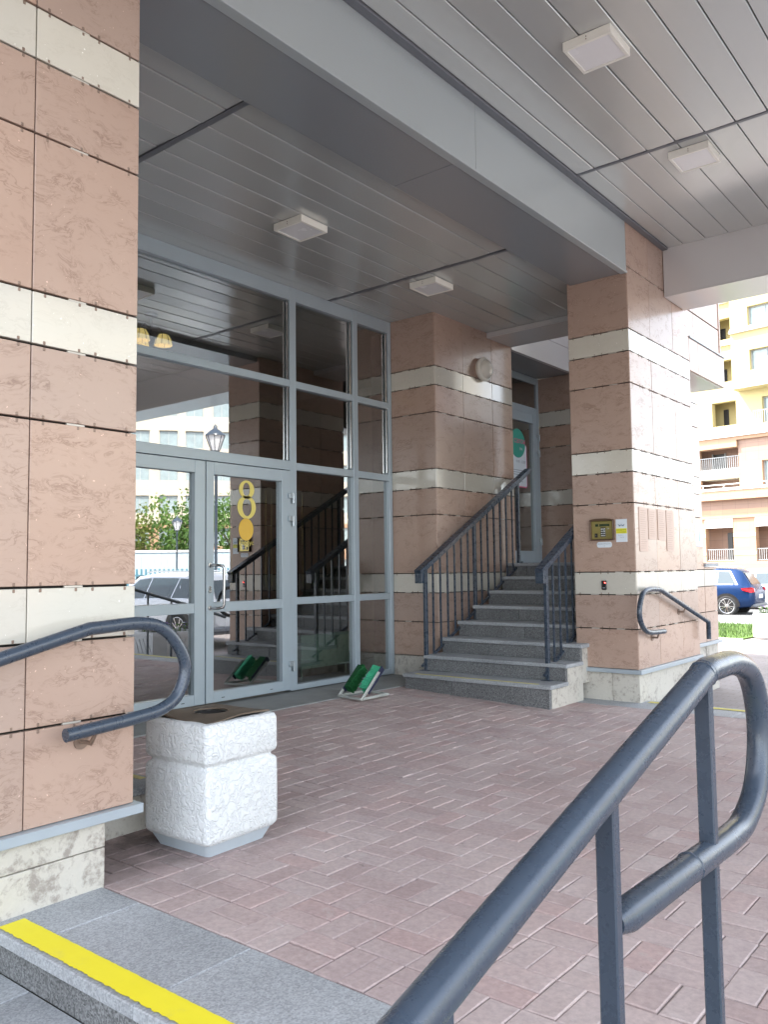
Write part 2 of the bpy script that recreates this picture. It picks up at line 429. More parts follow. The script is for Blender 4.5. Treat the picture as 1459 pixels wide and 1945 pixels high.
def glass(name, tint, ior=1.9, rough=.0):
    m = NM(name); m.n.remove(m.b)
    g = m.node('NewGeometry')
    v, _ = m.pos(); nb = m.bump(m.noise(v, 1.1, 1), .012, .02)
    fr = m.node('Fresnel', i_IOR=ior, i_Normal=nb)
    f = m.math('MULTIPLY', fr.outputs[0], m.math('SUBTRACT', 1.0, g.outputs['Backfacing']))
    t = m.node('BsdfTransparent', i_Color=(*tint, 1)); gl = m.node('BsdfGlossy', i_Color=(1,1,1,1), i_Roughness=rough, i_Normal=nb)
    mx = m.node('MixShader', i_0=f); m.l.new(t.outputs[0], mx.inputs[1]); m.l.new(gl.outputs[0], mx.inputs[2])
    m.l.new(mx.outputs[0], m.n['Material Output'].inputs[0]); MAT[name] = m.mat
glass('window_glass', (.60, .66, .62), 4.3)
M = MAT

K = .9365            # the bay with the glass front was first laid out too deep: its parts are scaled about the camera
FZ = 1.2-1.2*K       # floor height at the doors after that scaling: the paving rises a little towards them
def near(p): return (p[0]*K, p[1]*K, 1.2+(p[2]-1.2)*K)  # pulls a point along its line of sight toward the camera
def scale_about_cam(t): t.location = near(t.location); t.scale = (K, K, K); return t
def rise(x): return 0.0 if x > -3.4 else min(.066, (-3.4-x)/1.6*.064)
# ------------------------------------------------------------------ ground, platform
GZ = -.30
mb = MB()
ys = [-60, 12, 30, 200]; zs = [GZ, GZ, -.57, -.57]
for i in range(3):
    mb.add([(-150, ys[i], zs[i]), (150, ys[i], zs[i]), (150, ys[i+1], zs[i+1]), (-150, ys[i+1], zs[i+1])], [(0,1,2,3)])
struct('ground', mb, M['far_paving'])
mb = MB(); mb.add([(-60, 25.5, -.5), (5, 25.5, -.5), (5, 56, -.53), (-60, 56, -.56)], [(0,1,2,3)])
mb.add([(5, 10, -.296), (60, 10, -.296), (60, 56, -.53), (5, 56, -.53)], [(0,1,2,3)])
struct('road', mb, M['asphalt'])
# platform body and sand bed
XR = 1.9
mb = MB(); mb.box(-7.0, XR-.05, 1.50, 7.24, GZ-.2, -.045); mb.box(-6.05, XR-.3, 1.86, 6.88, -.045, -.007)
mb.box(-9.8, -5.7, -.6, 9.2, -.3, .02)
struct('platform_base', mb, M['sand'])
# granite edge slabs: top step, near and far, plus treads
def joints(x0, x1, first, pitch):
    xs = [x0]; x = first
    while x < x1-.05:
        if x > x0+.05: xs.append(x)
        x += pitch
    return xs+[x1]
mb = MB()
xs = joints(-3.5, XR, -2.66, .6)
for a, b in zip(xs[:-1], xs[1:]):
    mb.box(a+.0015, b-.0015, 1.41, 1.854, -.04, 0, 0, .004)
    mb.box(a+.0015, b-.0015, 6.89, 7.32, -.04, 0, 0, .004)
    mb.box(a+.0015, b-.0015, .86, 1.438, GZ+.11, -.15, 0, .004)
    mb.box(a+.0015, b-.0015, 7.29, 7.86, GZ+.11, -.15, 0, .004)
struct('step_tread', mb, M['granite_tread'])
mb = MB()
xs = joints(-3.5, XR, -2.4, 1.2)
for a, b in zip(xs[:-1], xs[1:]):
    mb.box(a+.001, b-.001, 1.44, 1.50, -.151, -.04)
    mb.box(a+.001, b-.001, 7.24, 7.288, -.151, -.04)
    mb.box(a+.001, b-.001, .89, .95, GZ-.1, GZ+.11)
    mb.box(a+.001, b-.001, 7.77, 7.83, GZ-.1, GZ+.11)
mb.box(XR-.05, XR-.01, 1.5, 7.24, GZ-.1, -.04)
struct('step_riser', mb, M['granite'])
mb = MB()
def ragged(mb, y0, y1, x0, x1, z, jag, pts=90):
    top = []; bot = []
    for i in range(pts+1):
        x = x0+(x1-x0)*i/pts; top.append((x, y1+random.uniform(-1,1)*jag*.3)); bot.append((x, y0+random.uniform(-1,1)*jag))
    vs = [(x, y, z) for x, y in bot]+[(x, y, z) for x, y in top]; n = pts+1
    mb.add(vs, [(i, i+1, n+i+1, n+i) for i in range(pts)])
ragged(mb, 1.428, 1.52, -2.86, XR-.02, .0035, .0035, 420)
struct('yellow_step_line', mb, M['yellow_paint'])
mb = MB(); ragged(mb, 7.19, 7.27, -2.86, XR-.02, .0035, .003, 300)
struct('yellow_step_line', mb, M['far_line'])
# basket-weave pavers, one sheet of real bricks
mb = MB()
P = .2; g = .0035
def paver_brick(x0, x1, y0, y1):
    h = random.gauss(0, .0010); tx = random.gauss(0, .0007); ty = random.gauss(0, .0007)
    b = .004; j = [random.uniform(-.0012, .0012) for _ in range(4)]
    x0 += g/2+j[0]; x1 -= g/2+j[1]; y0 += g/2+j[2]; y1 -= g/2+j[3]
    c = [(x0, y0, -tx-ty), (x1, y0, tx-ty), (x1, y1, tx+ty), (x0, y1, -tx+ty)]
    ins = [(1,1), (-1,1), (-1,-1), (1,-1)]
    vs = [(a[0]+i[0]*b, a[1]+i[1]*b, h+a[2]) for a, i in zip(c, ins)]+[(a[0], a[1], h+a[2]-.003) for a in c]+[(a[0], a[1], -.02) for a in c]
    fs = [(0,1,2,3)]+[(4+i, 4+(i+1)%4, (i+1)%4, i) for i in range(4)]+[(8+i, 8+(i+1)%4, 4+(i+1)%4, 4+i) for i in range(4)]
    mb.add(vs, fs)
X0, Y0 = -5.0, 1.858
nx = int((XR+.0-X0)/P); ny = int((6.885-Y0)/P)+1
for i in range(nx):
    for j in range(ny):
        x = X0+i*P; y = Y0+j*P; y1 = min(y+P, 6.887)
        if (i+j) % 2:
            paver_brick(x, x+P, y, min(y+P/2, y1))
            if y1 > y+P/2+.02: paver_brick(x, x+P, y+P/2, y1)
        else:
            paver_brick(x, x+P/2, y, y1); paver_brick(x+P/2, x+P, y, y1)
mb.v = [(x, y, z+rise(x)) for x, y, z in mb.v]
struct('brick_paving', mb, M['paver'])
mb = MB()
for a, b in ((1.5, 2.9), (2.9, 4.35), (4.35, 5.85), (5.85, 7.24)):
    mb.box(-5.66, -5.005, a+.002, b-.002, -.04, .070, 0, .004)
mb.box(-5.0, -3.5, 6.89, 7.24, -.04, .0, 0, .004)
mb.box(-5.0, -3.5, 7.24, 9.3, -.06, -.002, 0, .004)
struct('concrete_apron', mb, M['apron'])

# ------------------------------------------------------------------ stone clad pillars
ZR = [.285, .64, .945, 1.148, 1.765, 2.045, 2.248, 2.85, 3.14, 3.345, 3.92, 4.335]
CREAM = {2, 5, 8}
def clad(name, label, faces, core, ztop=4.335, zrows=None, loc=None, group='stone clad pillars and walls of the porch', clips=True, plinth=None, flash=None, cap=None, cat='pillar'):
    """faces: list of (axis, plane, outward sign, [joint coordinates])"""
    loc = loc or ((core[0]+core[1])/2, (core[2]+core[3])/2, 0)
    t = thing(name, label, cat, loc, 0, group)
    pk, cr, cl, ledge, gap = MB(), MB(), MB(), MB(), MB()
    rows = [z for z in (zrows or ZR) if z < ztop-.02]+[ztop]
    T = .022; G = .0045
    for axis, pl, sg, js in faces:
        for r in range(len(rows)-1):
            tgt = cr if (ZR.index(rows[r]) in CREAM if rows[r] in ZR else False) else pk
            for a, b in zip(js[:-1], js[1:]):
                e = random.uniform(-.0008, .0008)
                p0, p1 = pl-sg*T+e, pl+e
                if axis == 'x': tgt.box(p0, p1, a+G/2, b-G/2, rows[r]+G, rows[r+1]-G, 0, .0018)
                else: tgt.box(a+G/2, b-G/2, p0, p1, rows[r]+G, rows[r+1]-G, 0, .0018)
        if clips:
            for z in rows[1:-1]:
                for a, b in zip(js[:-1], js[1:]):
                    w = b-a; spots = [a+.05, b-.05]+([(a+b)/2-.035, (a+b)/2+.035] if w > .35 else [])
                    for q in spots:
                        for dz in (-.012, .012):
                            h = .0065
                            if axis == 'x': cl.box(pl-sg*.004, pl+sg*.0018, q-.0055, q+.0055, z+dz-h, z+dz+h, 0, .002)
                            else: cl.box(q-.0055, q+.0055, pl-sg*.004, pl+sg*.0018, z+dz-h, z+dz+h, 0, .002)
                    for q in ((a+b)/2-.14, (a+b)/2+.10) if w > .5 else ((a+b)/2-.08,):
                        if random.random() < .8:
                            if axis == 'x': ledge.box(pl-sg*.014, pl-sg*.004, q, q+.075, z-.0035, z+.0035)
                            else: ledge.box(q, q+.075, pl-sg*.014, pl-sg*.004, z-.0035, z+.0035)
    gap.box(core[0], core[1], core[2], core[3], rows[0], ztop)
    at0(pk, loc).build('pink_panel', M['pink_stone'], t); at0(cr, loc).build('cream_panel', M['cream_stone'], t)
    if clips:
        at0(cl, loc).build('clip', M['clip_metal'], t); at0(ledge, loc).build('joint_bracket', M['clip_pale'], t)
    at0(gap, loc).build('core', M['gap_dark'], t)
    if plinth:
        q = MB()
        for p in plinth: q.box(*p, 0, .003)
        at0(q, loc).build('plinth', M['plinth_stone'], t)
    if flash:
        q = MB()
        for p in flash: q.box(*p, 0, .002)
        at0(q, loc).build('flashing', M['flashing'], t)
    return t
# near left pillar
clad('stone_pillar', 'pink and cream stone clad pillar at the left edge carrying a looped handrail', [('x', -2.9, 1, [-.9, -.28, .32, .91, 1.53, 1.985]), ('y', 1.985, 1, [-3.49, -2.904]), ('x', -3.494, -1, [-.9, .32, 1.0, 1.53, 1.98]) ],
     (-3.47, -2.925, -.88, 1.96), ztop=4.335,
     plinth=[(-3.46, -2.905, -.9, -.28, -.4, .25), (-3.46, -2.905, -.276, .9, -.4, .25), (-3.46, -2.905, .904, 1.862, -.4, .146), (-3.46, -2.904, .904, 1.862, .15, .25)], flash=[(-3.52, -2.868, -.9, 2.01, .25, .287)])
# far right pillar
clad('stone_pillar', 'square stone clad pillar between staircase and open paving with brass door intercom', [('x', -2.9, 1, [7.132, 7.65, 8.26, 8.74]), ('y', 7.13, -1, [-3.49, -2.904]), ('x', -3.494, -1, [7.132, 7.65, 8.26, 8.74])],
     (-3.47, -2.925, 7.155, 8.72),
     plinth=[(-3.47, -3.16, 7.145, 8.7, -.4, .25), (-3.157, -2.905, 7.146, 8.7, -.4, .25)], flash=[(-3.505, -2.868, 7.10, 8.74, .25, .287)])
# pillar beside glazing
clad('stone_pillar', 'wide stone clad pier between the glass front and the stairs with round wall lamp', [('x', -5.01, 1, [7.084, 7.62, 8.23, 8.69]), ('y', 7.08, -1, [-5.60, -5.014]), ('y', 8.69, 1, [-5.60, -5.014])],
     (-5.9, -5.035, 7.105, 8.67), ztop=3.93,
     plinth=[(-5.9, -5.02, 7.095, 8.68, -.3, .28)])
# wall behind the business door
clad('stone_wall', 'stone clad back wall right of the glazed shop door above the stairs', [('y', 10.32, -1, [-5.54, -4.92, -4.32, -3.9])], (-5.54, -3.92, 10.345, 10.7), ztop=3.83, cat='wall')
# low pier beyond the porch
clad('stone_pillar', 'narrow stone pier beyond the porch with a low wing and small white number plate', [('x', -3.29, 1, [9.6, 10.16]), ('y', 10.16, 1, [-3.9, -3.29])], (-3.88, -3.315, 9.62, 10.14), ztop=3.24,
     flash=[(-3.9, -3.26, 9.6, 10.17, .25, .287)], plinth=[(-3.88, -3.30, 9.6, 10.15, -.4, .25)], clips=False)
t = clad('stone_wall', 'low stone clad wall stub with grey coping past the porch pillar', [('x', -3.292, 1, [10.175, 10.62]), ('y', 10.62, 1, [-3.9, -3.29])], (-3.88, -3.315, 10.19, 10.6), ztop=1.18,
     flash=[(-3.9, -3.26, 10.175, 10.65, .25, .287)], plinth=[(-3.88, -3.30, 10.175, 10.6, -.4, .25)], clips=False, cat='wall')
q = MB(); q.box(-3.92, -3.27, 10.17, 10.66, 1.182, 1.225, 0, .004); at0(q, t.location).build('coping', M['granite_tread'], t)

# ------------------------------------------------------------------ ceilings, beams
def ceiling(name, label, x0, x1, y0, y1, z, first, pitch, strips, sw, loc):
    t = thing(name, label, 'ceiling', loc)
    p = MB(); gp = MB()
    xs = [first+pitch*k for k in range(-60, 61)]; xs = [x for x in xs if x0+.02 < x < x1-.02]; xs = [x0]+xs+[x1]
    cuts = [y0]+list(strips)+[y1]
    for k in range(len(cuts)-1):
        ya = cuts[k]+(sw/2 if k else 0); yb = cuts[k+1]-(sw/2 if k < len(cuts)-2 else 0)
        for a, b in zip(xs[:-1], xs[1:]):
            n0 = len(p.v); p.box(a+.004, b-.004, ya+.002, yb-.002, z, z+.02, 0, .0035)
            tl = random.gauss(0, .0013); ty = random.gauss(0, .0016); cx = (a+b)/2
            p.v[n0:] = [(vx, vy, vz+(vx-cx)*tl/.1+ty*(vy-ya)/(yb-ya)) for vx, vy, vz in p.v[n0:]]
    gp.box(x0, x1, y0, y1, z+.03, z+.06)
    sp = MB()
    for y in strips: sp.box(x0, x1, y-sw/2, y+sw/2, z-.004, z+.012)
    at0(p, loc).build('slat', M['ceiling_metal' if z > 4.2 else 'ceiling_metal_dark'], t); at0(gp, loc).build('backing', M['gap_dark'], t); at0(sp, loc).build('cross_strip', M['trim_grey'], t)
    return t
ceiling('outer_ceiling', 'grey metal slat ceiling of the canopy over the open paving', -2.84, 1.7, .62, 8.05, 4.34, -2.687, .2145, [3.0, 6.04], .032, (-.6, 4.3, 4.34))
ceiling('inner_ceiling', 'darker grey slat ceiling over the glass front and stairs', -5.62, -3.46, -.9, 8.69, 3.916, -4.577, .2238, [3.137, 6.087], .042, (-4.5, 4.5, 3.916))
def clad_beam(name, label, parts, loc, mats=('beam_metal',)):
    t = thing(name, label, 'beam', loc)
    for nm, boxes, m in parts:
        q = MB()
        for b in boxes: q.box(*b, 0, .003)
        at0(q, loc).build(nm, M[m], t)
    return t
clad_beam('ceiling_beam', 'long grey metal clad beam running from the left pillar to the intercom pillar', [
    ('side_cladding', [(-2.93, -2.9, -.9, 4.617, 3.87, 4.34), (-2.93, -2.9, 4.621, 7.128, 3.87, 4.34)], 'beam_metal'),
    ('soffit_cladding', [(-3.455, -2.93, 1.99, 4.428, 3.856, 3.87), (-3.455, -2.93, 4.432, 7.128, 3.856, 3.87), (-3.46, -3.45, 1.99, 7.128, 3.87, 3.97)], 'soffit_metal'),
    ('edge_lip', [(-2.955, -2.888, 1.99, 7.126, 3.848, 3.868)], 'beam_metal'),
    ('top_trim', [(-2.9, -2.84, -.9, 8.05, 4.325, 4.36)], 'trim_grey')], (-3.2, 4.5, 3.85))
clad_beam('ceiling_beam', 'pale metal clad cross beam beyond the outer ceiling at the upper right', [
    ('side_cladding', [(-2.895, 1.7, 8.05, 8.08, 3.87, 4.37)], 'white_metal'),
    ('soffit_cladding', [(-2.895, -.9, 8.05, 8.62, 3.855, 3.87), (-.896, 1.7, 8.05, 8.62, 3.855, 3.87), (-2.895, 1.7, 8.60, 8.62, 3.87, 4.8)], 'white_metal')], (-.6, 8.3, 3.85))
clad_beam('ceiling_beam', 'metal clad cross beam near the viewer at the front of the canopy', [
    ('side_cladding', [(-2.895, 1.7, .59, .62, 3.87, 4.37)], 'white_metal'),
    ('soffit_cladding', [(-2.895, 1.7, .05, .62, 3.855, 3.87), (-2.895, 1.7, .05, .07, 3.87, 4.8)], 'white_metal')], (-.6, .3, 3.85))
clad_beam('ceiling_beam', 'short pale metal beam above the stairs between the two stone pillars', [
    ('side_cladding', [(-5.005, -3.5, 8.124, 8.15, 3.868, 3.914)], 'white_metal'),
    ('soffit_cladding', [(-5.005, -3.5, 8.124, 8.67, 3.852, 3.867), (-5.005, -3.5, 8.66, 8.68, 3.868, 4.6)], 'white_metal')], (-4.3, 8.4, 3.85))
clad_beam('canopy_edge', 'outer edge beam of the canopy roof on its open side', [
    ('side_cladding', [(1.7, 1.73, .05, 8.62, 3.86, 4.8), (1.38, 1.41, .62, 8.05, 3.87, 4.34)], 'white_metal'),
    ('soffit_cladding', [(1.41, 1.7, .62, 8.05, 3.856, 3.87)], 'white_metal')], (1.7, 4.3, 3.85))['category'] = 'beam'
# upper storeys of this building; unseen walls sized for the shadow they cast
t = thing('apartment_building', 'upper storeys of the stone clad building above the porch with projecting bay', 'building', (-8, 4, 4.4))
def U(nm, boxes, m, b=.003):
    q = MB()
    for bx in boxes: q.box(*bx, 0, b)
    return at0(q, (-8, 4, 4.4)).build(nm, M[m], t)
pb = []
for z0, z1 in ((3.25, 3.60), (3.62, 3.93), (3.94, 4.55), (4.56, 5.2), (5.21, 6.0)):
    ysj = [8.745, 9.02, 9.35, 9.66, 9.93]
    x = -2.9 if z1 < 3.61 else -2.94
    for a, b in zip(ysj[:-1], ysj[1:]): pb.append((x-.03, x, a+.002, b-.002, z0+.002, z1-.002))
U('bay_panel', pb+[(-3.28, -2.93, 9.90, 9.93, 3.25, 6.0)], 'pink_stone')
U('bay_core', [(-3.4, -2.975, 8.75, 9.9, 3.3, 6.0)], 'gap_dark')
U('bay_soffit', [(-3.29, -2.93, 8.745, 9.9, 3.25, 3.262)], 'white_metal')
U('bay_ledge', [(-3.28, -2.885, 8.745, 9.95, 3.60, 3.618)], 'flashing')
U('wall', [(-20, -2.96, -14, 8.6, 4.82, 9.5), (-20, -5.05, 8.6, 10.2, 4.82, 9.5), (-20, -3.92, 10.35, 11.2, 3.86, 9.5), (-20, -9.9, -14, 11, -.4, 4.6), (-9.9, -3.5, -14, -6.2, -.4, 4.6), (-9.9, -9.3, 7.8, 10.2, -.4, 3.9)], 'pink_stone')
U('fascia', [(-5.05, -5.0, 8.69, 10.34, 3.83, 4.15), (-5.05, -5.0, 8.69, 10.34, 4.155, 4.7), (-5.05, -5.0, 8.69, 10.34, 4.705, 6)], 'white_metal')
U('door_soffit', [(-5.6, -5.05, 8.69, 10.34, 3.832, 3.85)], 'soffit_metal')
U('canopy_roof', [(-2.9, 1.7, .07, 8.6, 4.45, 4.8), (-9.9, -2.95, -.9, 8.6, 4.45, 4.8)], 'asphalt')
0 and U('balcony', [(-2.94, -1.8, 1.0+i*0, 6.8, 7.5+3*k, 7.7+3*k) for i in (0,) for k in range(2)], 'far_white')

# ------------------------------------------------------------------ glass front
gl_loc = (-6.0, 4.5, 0)
GF = thing('glass_front', 'grey framed glass entrance front with double doors reflecting the yard', 'glass wall', gl_loc)
D0, D1 = -6.05, -5.975
fr = MB()
def V(y0, y1, z0, z1, d1=D1): fr.box(D0, d1, y0, y1, z0, z1, 0, .003)
ZT = 4.098
MUL = [(1.56, 1.62), (2.18, 2.26), (3.64, 3.73), (5.893, 5.985), (6.872, 6.955), (7.50, 7.558)]
for a, b in MUL: V(a, b, .004, ZT)
def H(z0, z1, spans, d1=D1-.002):
    for a, b in spans: V(a, b, z0, z1, d1)
side = [(1.62, 2.18), (2.26, 3.64), (5.985, 6.872), (6.955, 7.50)]
H(.004, .06, side); H(.855, .925, side); H(2.215, 2.29, side)
H(2.205, 2.30, [(3.73, 5.893)], D1+.006); H(3.06, 3.132, side+[(3.73, 5.893)]); H(3.96, ZT, side+[(3.73, 5.893)])
at0(fr, gl_loc).build('frame', M['frame_metal'], GF)
for a, b in ((1.62, 1.63), (2.165, 2.175), (6.846, 6.857), (7.478, 7.489), (5.872, 5.883)):
    gs = MB(); gs.box(D1-.03, D1-.012, a, b, 2.31, 3.95); at0(gs, gl_loc).build('glazing_bead', M['steel'], GF)
def pane(y0, y1, z0, z1, parent, loc, x=-6.02):
    q = MB(); q.box(x-.006, x, y0, y1, z0, z1)
    return at0(q, loc).build('pane', M['window_glass'], parent)
for a, b in side:
    for c, d in ((.06, .855), (.925, 2.215), (2.29, 3.06), (3.132, 3.96)): pane(a, b, c, d, GF, gl_loc)
for c, d in ((2.30, 3.06), (3.132, 3.96)): pane(3.73, 5.893, c, d, GF, gl_loc)
def circle(cx, cy, rx, ry, n=40): return [(cx+rx*math.cos(2*math.pi*i/n), cy+ry*math.sin(2*math.pi*i/n)) for i in range(n)]
def leaf_door(y0, y1, decal):
    d = MB(); A = y0+.004; B = y1-.004; st = .088; bx = lambda *k: d.box(-6.055, -5.962, *k, 0, .003)
    bx(A, A+st, .02, 2.197); bx(B-st*1.35, B, .02, 2.197)
    for z0, z1 in ((.02, .115), (.828, .917), (2.083, 2.197)): d.box(-6.054, -5.963, A+st, B-st*1.35, z0, z1, 0, .003)
    o = at0(d, gl_loc).build('door', M['frame_metal'], GF)
    for z0, z1 in ((.115, .828), (.917, 2.083)): pane(A+st, B-st*1.35, z0, z1, o, gl_loc, -6.005)
    return o
dl = leaf_door(3.735, 4.812, False); dr = leaf_door(4.816, 5.889, True)
for o_, ya, yb in ((dl, 3.9, 4.55), (dr, 5.0, 5.6)):
    for yy in (ya, yb):
        q = MB(); q.box(-5.963, -5.9615, yy, yy+.035, .052, .058); at0(q, gl_loc).build('drain_slot', M['gap_dark'], o_)
dl['label'] = 'left door leaf'; dr['label'] = 'right door leaf with yellow number eight decal and pull handle'
h = MB()
h.tube([(-5.962, 4.862, 1.252), (-5.89, 4.90, 1.252), (-5.865, 4.93, 1.245), (-5.858, 4.938, 1.22), (-5.858, 4.938, .90), (-5.865, 4.93, .872), (-5.89, 4.90, .865), (-5.962, 4.862, .865)], .013, 10)
for z in (1.252, .865): h.lathe([(.022, 0), (.022, .006)], (-5.962, 4.862, z), 16, 'x')
at0(h, gl_loc).build('handle', M['steel'], dr)
h = MB(); h.lathe([(.02, 0), (.02, .004), (.016, .008)], (-5.962, 4.862, 1.02), 20, 'x'); h.lathe([(.016, 0), (.016, .004)], (-5.962, 4.862, 1.05), 16, 'x'); at0(h, gl_loc).build('lock', M['steel'], dr)
for z in (1.94, 1.71, .27, .5):
    if z == .5: continue
    h = MB(); h.box(-5.962, -5.935, 5.845, 5.915, z-.022, z+.03, 0, .003); h.tube([(-5.945, 5.905, z+.03), (-5.945, 5.905, z-.07)], .014, 10)
    at0(h, gl_loc).build('hinge', M['hinge_metal'], dr)
for z in (1.94, 1.71, .27):
    h = MB(); h.box(-5.962, -5.935, 3.71, 3.78, z-.022, z+.03, 0, .003); h.tube([(-5.945, 3.72, z+.03), (-5.945, 3.72, z-.07)], .014, 10)
    at0(h, gl_loc).build('hinge', M['hinge_metal'], dl)
# the number eight, a yellow dot and the word under it
gfn = lambda a, b, d: (-6.0040+d*1.0, a, b)
e = MB()
def ring(cy, cz, ro, ri, zo, zi, off=0.0, n=48):
    o = circle(cy, cz, ro, zo, n); i = circle(cy+off, cz, ri, zi, n)
    vs = [gfn(a, b, .0012) for a, b in o]+[gfn(a, b, .0012) for a, b in i]
    e.add(vs, [(k, (k+1)%n, n+(k+1)%n, n+k) for k in range(n)])
ring(5.338, 1.974, .096, .044, .088, .066, -.004); ring(5.338, 1.804, .116, .058, .112, .084, .004)
o = at0(e, gl_loc).build('number_eight', M['decal_yellow'], dr)
e = MB(); e.add([gfn(a, b, .0012) for a, b in circle(5.33, 1.592, .092, .107)], [tuple(range(40))]); at0(e, gl_loc).build('yellow_dot', M['decal_amber'], dr)
e = text_mb('корпус', .042, lambda a, b, d: gfn(5.335+a, 1.435+b, d+.0005)); at0(e, gl_loc).build('lettering', M['decal_yellow'], dr)
scale_about_cam(GF)

# lobby behind the glass
L = thing('lobby_room', 'dim entrance lobby behind the glass with beige walls', 'room', (-8, 4.5, 0))
def LB(nm, boxes, m):
    q = MB()
    for b in boxes: q.box(*b)
    return at0(q, (-8, 4.5, 0)).build(nm, M[m], L)
LB('floor', [(-9.85, -6.06, -.5, 9.8, -.04, 0.001)], 'interior_floor')
LB('wall', [(-9.85, -9.7, -.5, 9.8, .002, 4.0), (-9.7, -6.06, -.6, -.5, .002, 4.0), (-9.7, -6.06, 9.72, 9.82, .002, 4.0), (-6.2, -6.06, 7.6, 9.7, .002, 4.0), (-6.2, -6.06, -.45, 1.56, .002, 4.0)], 'interior_wall')
LB('ceiling', [(-9.85, -6.06, -.5, 9.8, 4.0, 4.06)], 'interior_ceiling'); scale_about_cam(L)
t = thing('interior_door', 'dark wooden double door with gold frame at the back of the lobby', 'door', (-9.6, 9.4, .0))
t.location = (-9.66, 8.95, 0); scale_about_cam(t)
q = MB(); q.box(.0, .06, -.75, .75, .9, 2.5, 0, .005); q.box(0, .05, -.8, .8, 0, .9, 0, .005); q.build('door_leaf', M['wood_dark'], t)
for y in (-.75, -.06, .06, .75):
    q = MB(); q.tube([(.10, y, .95), (.10, y, 2.45)], .018, 8); q.tube([(.06, y, 1.1), (.10, y, 1.1)], .01, 8); q.tube([(.06, y, 2.3), (.10, y, 2.3)], .01, 8); q.build('handle', M['gold_metal'], t)
t = thing('radiator', 'white panel radiator low behind the glass right of the doors', 'radiator', (-6.42, 6.85, .13))
q = MB(); q.box(-.04, .04, -.40, .40, .0, .36, 0, .006)
for k in range(26): q.box(.04, .048, -.385+k*.03, -.37+k*.03, .02, .34, 0, .003)
q.build('panel', M['radiator_white'], t); scale_about_cam(t)

for yy in (.36, -.36):
    q = MB(); q.tube([(0, yy, .0), (0, yy, -.12)], .012, 8); q.build('pipe', M['radiator_white'], t)
t = thing('pendant_lamp', 'chandelier with faceted amber glass shades glowing behind the upper glass', 'lamp', (-7.5, 5.3, 3.99)); scale_about_cam(t)
q = MB(); q.tube([(0, 0, 0), (0, 0, -.20)], .015, 8); q.lathe([(.07, 0), (.07, -.03)], (0, 0, 0), 16)
for k, (dy, dz, dx) in enumerate(((-.13, 0, 0), (.16, 0, .0), (.0, 0, -.2))): q.tube([(0, 0, -.17), (dx*.6, dy*.6, -.13), (dx, dy, -.19)], .009, 8)
q.build('arm', M['dark_plastic'], t)
for dy, dx in ((-.13, 0), (.16, 0), (0, -.2)):
    s_ = MB(); s_.lathe([(.02, -.19), (.055, -.20), (.085, -.25), (.10, -.32)], (dx, dy, 0), 8, smooth=False, caps=False); o = s_.build('lamp_shade', M['shade_glass'], t)
    r_ = MB()
    for j in range(8):
        a = 2*math.pi*j/8
        r_.tube([(dx+r*math.cos(a), dy+r*math.sin(a), z) for r, z in ((.022, -.19), (.057, -.20), (.087, -.25), (.102, -.32))], .004, 5)
    r_.build('shade_rib', M['dark_plastic'], o)

# ------------------------------------------------------------------ shop door at the head of the stairs
sd = (-5.54, 9.8, 1.25)
SD = thing('shop_door', 'grey framed glazed shop door at the head of the stairs with round teal sign', 'door', sd)
f = MB()
for b in ((9.285, 9.33, 1.25, 3.83), (10.27, 10.318, 1.25, 3.83)): f.box(-5.58, -5.53, *b, 0, .003)
for z0, z1 in ((3.74, 3.828), (3.30, 3.40)): f.box(-5.58, -5.532, 9.33, 10.27, z0, z1, 0, .003)
at0(f, sd).build('frame', M['frame_metal'], SD)
f = MB()
for b in ((9.335, 9.43, 1.26, 3.295), (10.12, 10.235, 1.26, 3.295)): f.box(-5.575, -5.515, *b, 0, .003)
for z0, z1 in ((1.26, 1.42), (3.17, 3.295)): f.box(-5.574, -5.517, 9.43, 10.12, z0, z1, 0, .003)
o = at0(f, sd).build('door_leaf', M['frame_metal'], SD)
q = MB(); q.box(-5.556, -5.55, 9.43, 10.12, 1.42, 3.17); at0(q, sd).build('pane', M['window_glass'], o)
q = MB(); q.box(-5.556, -5.55, 9.33, 10.27, 3.40, 3.74); at0(q, sd).build('pane', M['window_glass'], SD)
for z in (3.0, 2.78, 1.56):
    q = MB(); q.box(-5.515, -5.49, 10.205, 10.265, z-.02, z+.03, 0, .003); q.tube([(-5.50, 10.255, z+.03), (-5.50, 10.255, z-.06)], .013, 8); at0(q, sd).build('hinge', M['hinge_metal'], o)
fs = lambda a, b, d: (-5.545+d, a, b)
sg = MB(); sg.prism([(9.52, 2.27), (9.94, 2.27), (9.965, 2.30), (9.965, 2.83), (9.94, 2.86), (9.52, 2.86)], fs, 0, .004, 0)
S1 = at0(sg, sd).build('sign_board', M['sign_pink'], SD)
sg = MB(); sg.prism([(9.53, 2.285), (9.935, 2.285), (9.952, 2.30), (9.952, 2.83), (9.935, 2.845), (9.53, 2.845)], fs, .004, .006, 0); at0(sg, sd).build('sign_face', M['paper_white'], S1)
sg = MB(); sg.prism(circle(9.72, 2.86, .195, .195), fs, .0065, .011, 0); S2 = at0(sg, sd).build('round_sign', M['sign_teal'], SD)
for tx, hh, yy, zz, m, par in (('салон', .06, 9.77, 2.86, 'sign_pink', S2), ('SPA', .035, 9.80, 2.77, 'paper_white', S2), ('10:00 - 22:00', .034, 9.79, 2.60, 'grey_ink', S1)):
    off = .0115 if par == S2 else .0068
    e = text_mb(tx, hh, lambda a, b, d, yy=yy, zz=zz, off=off: fs(yy+a, zz+b, d+off)); at0(e, sd).build('lettering', M[m], par)
e = MB()
for z in (2.5, 2.47, 2.44, 2.38, 2.35): e.box(-5.5387, -5.538, 9.6, 9.9-random.uniform(0, .08), z-.006, z+.002)
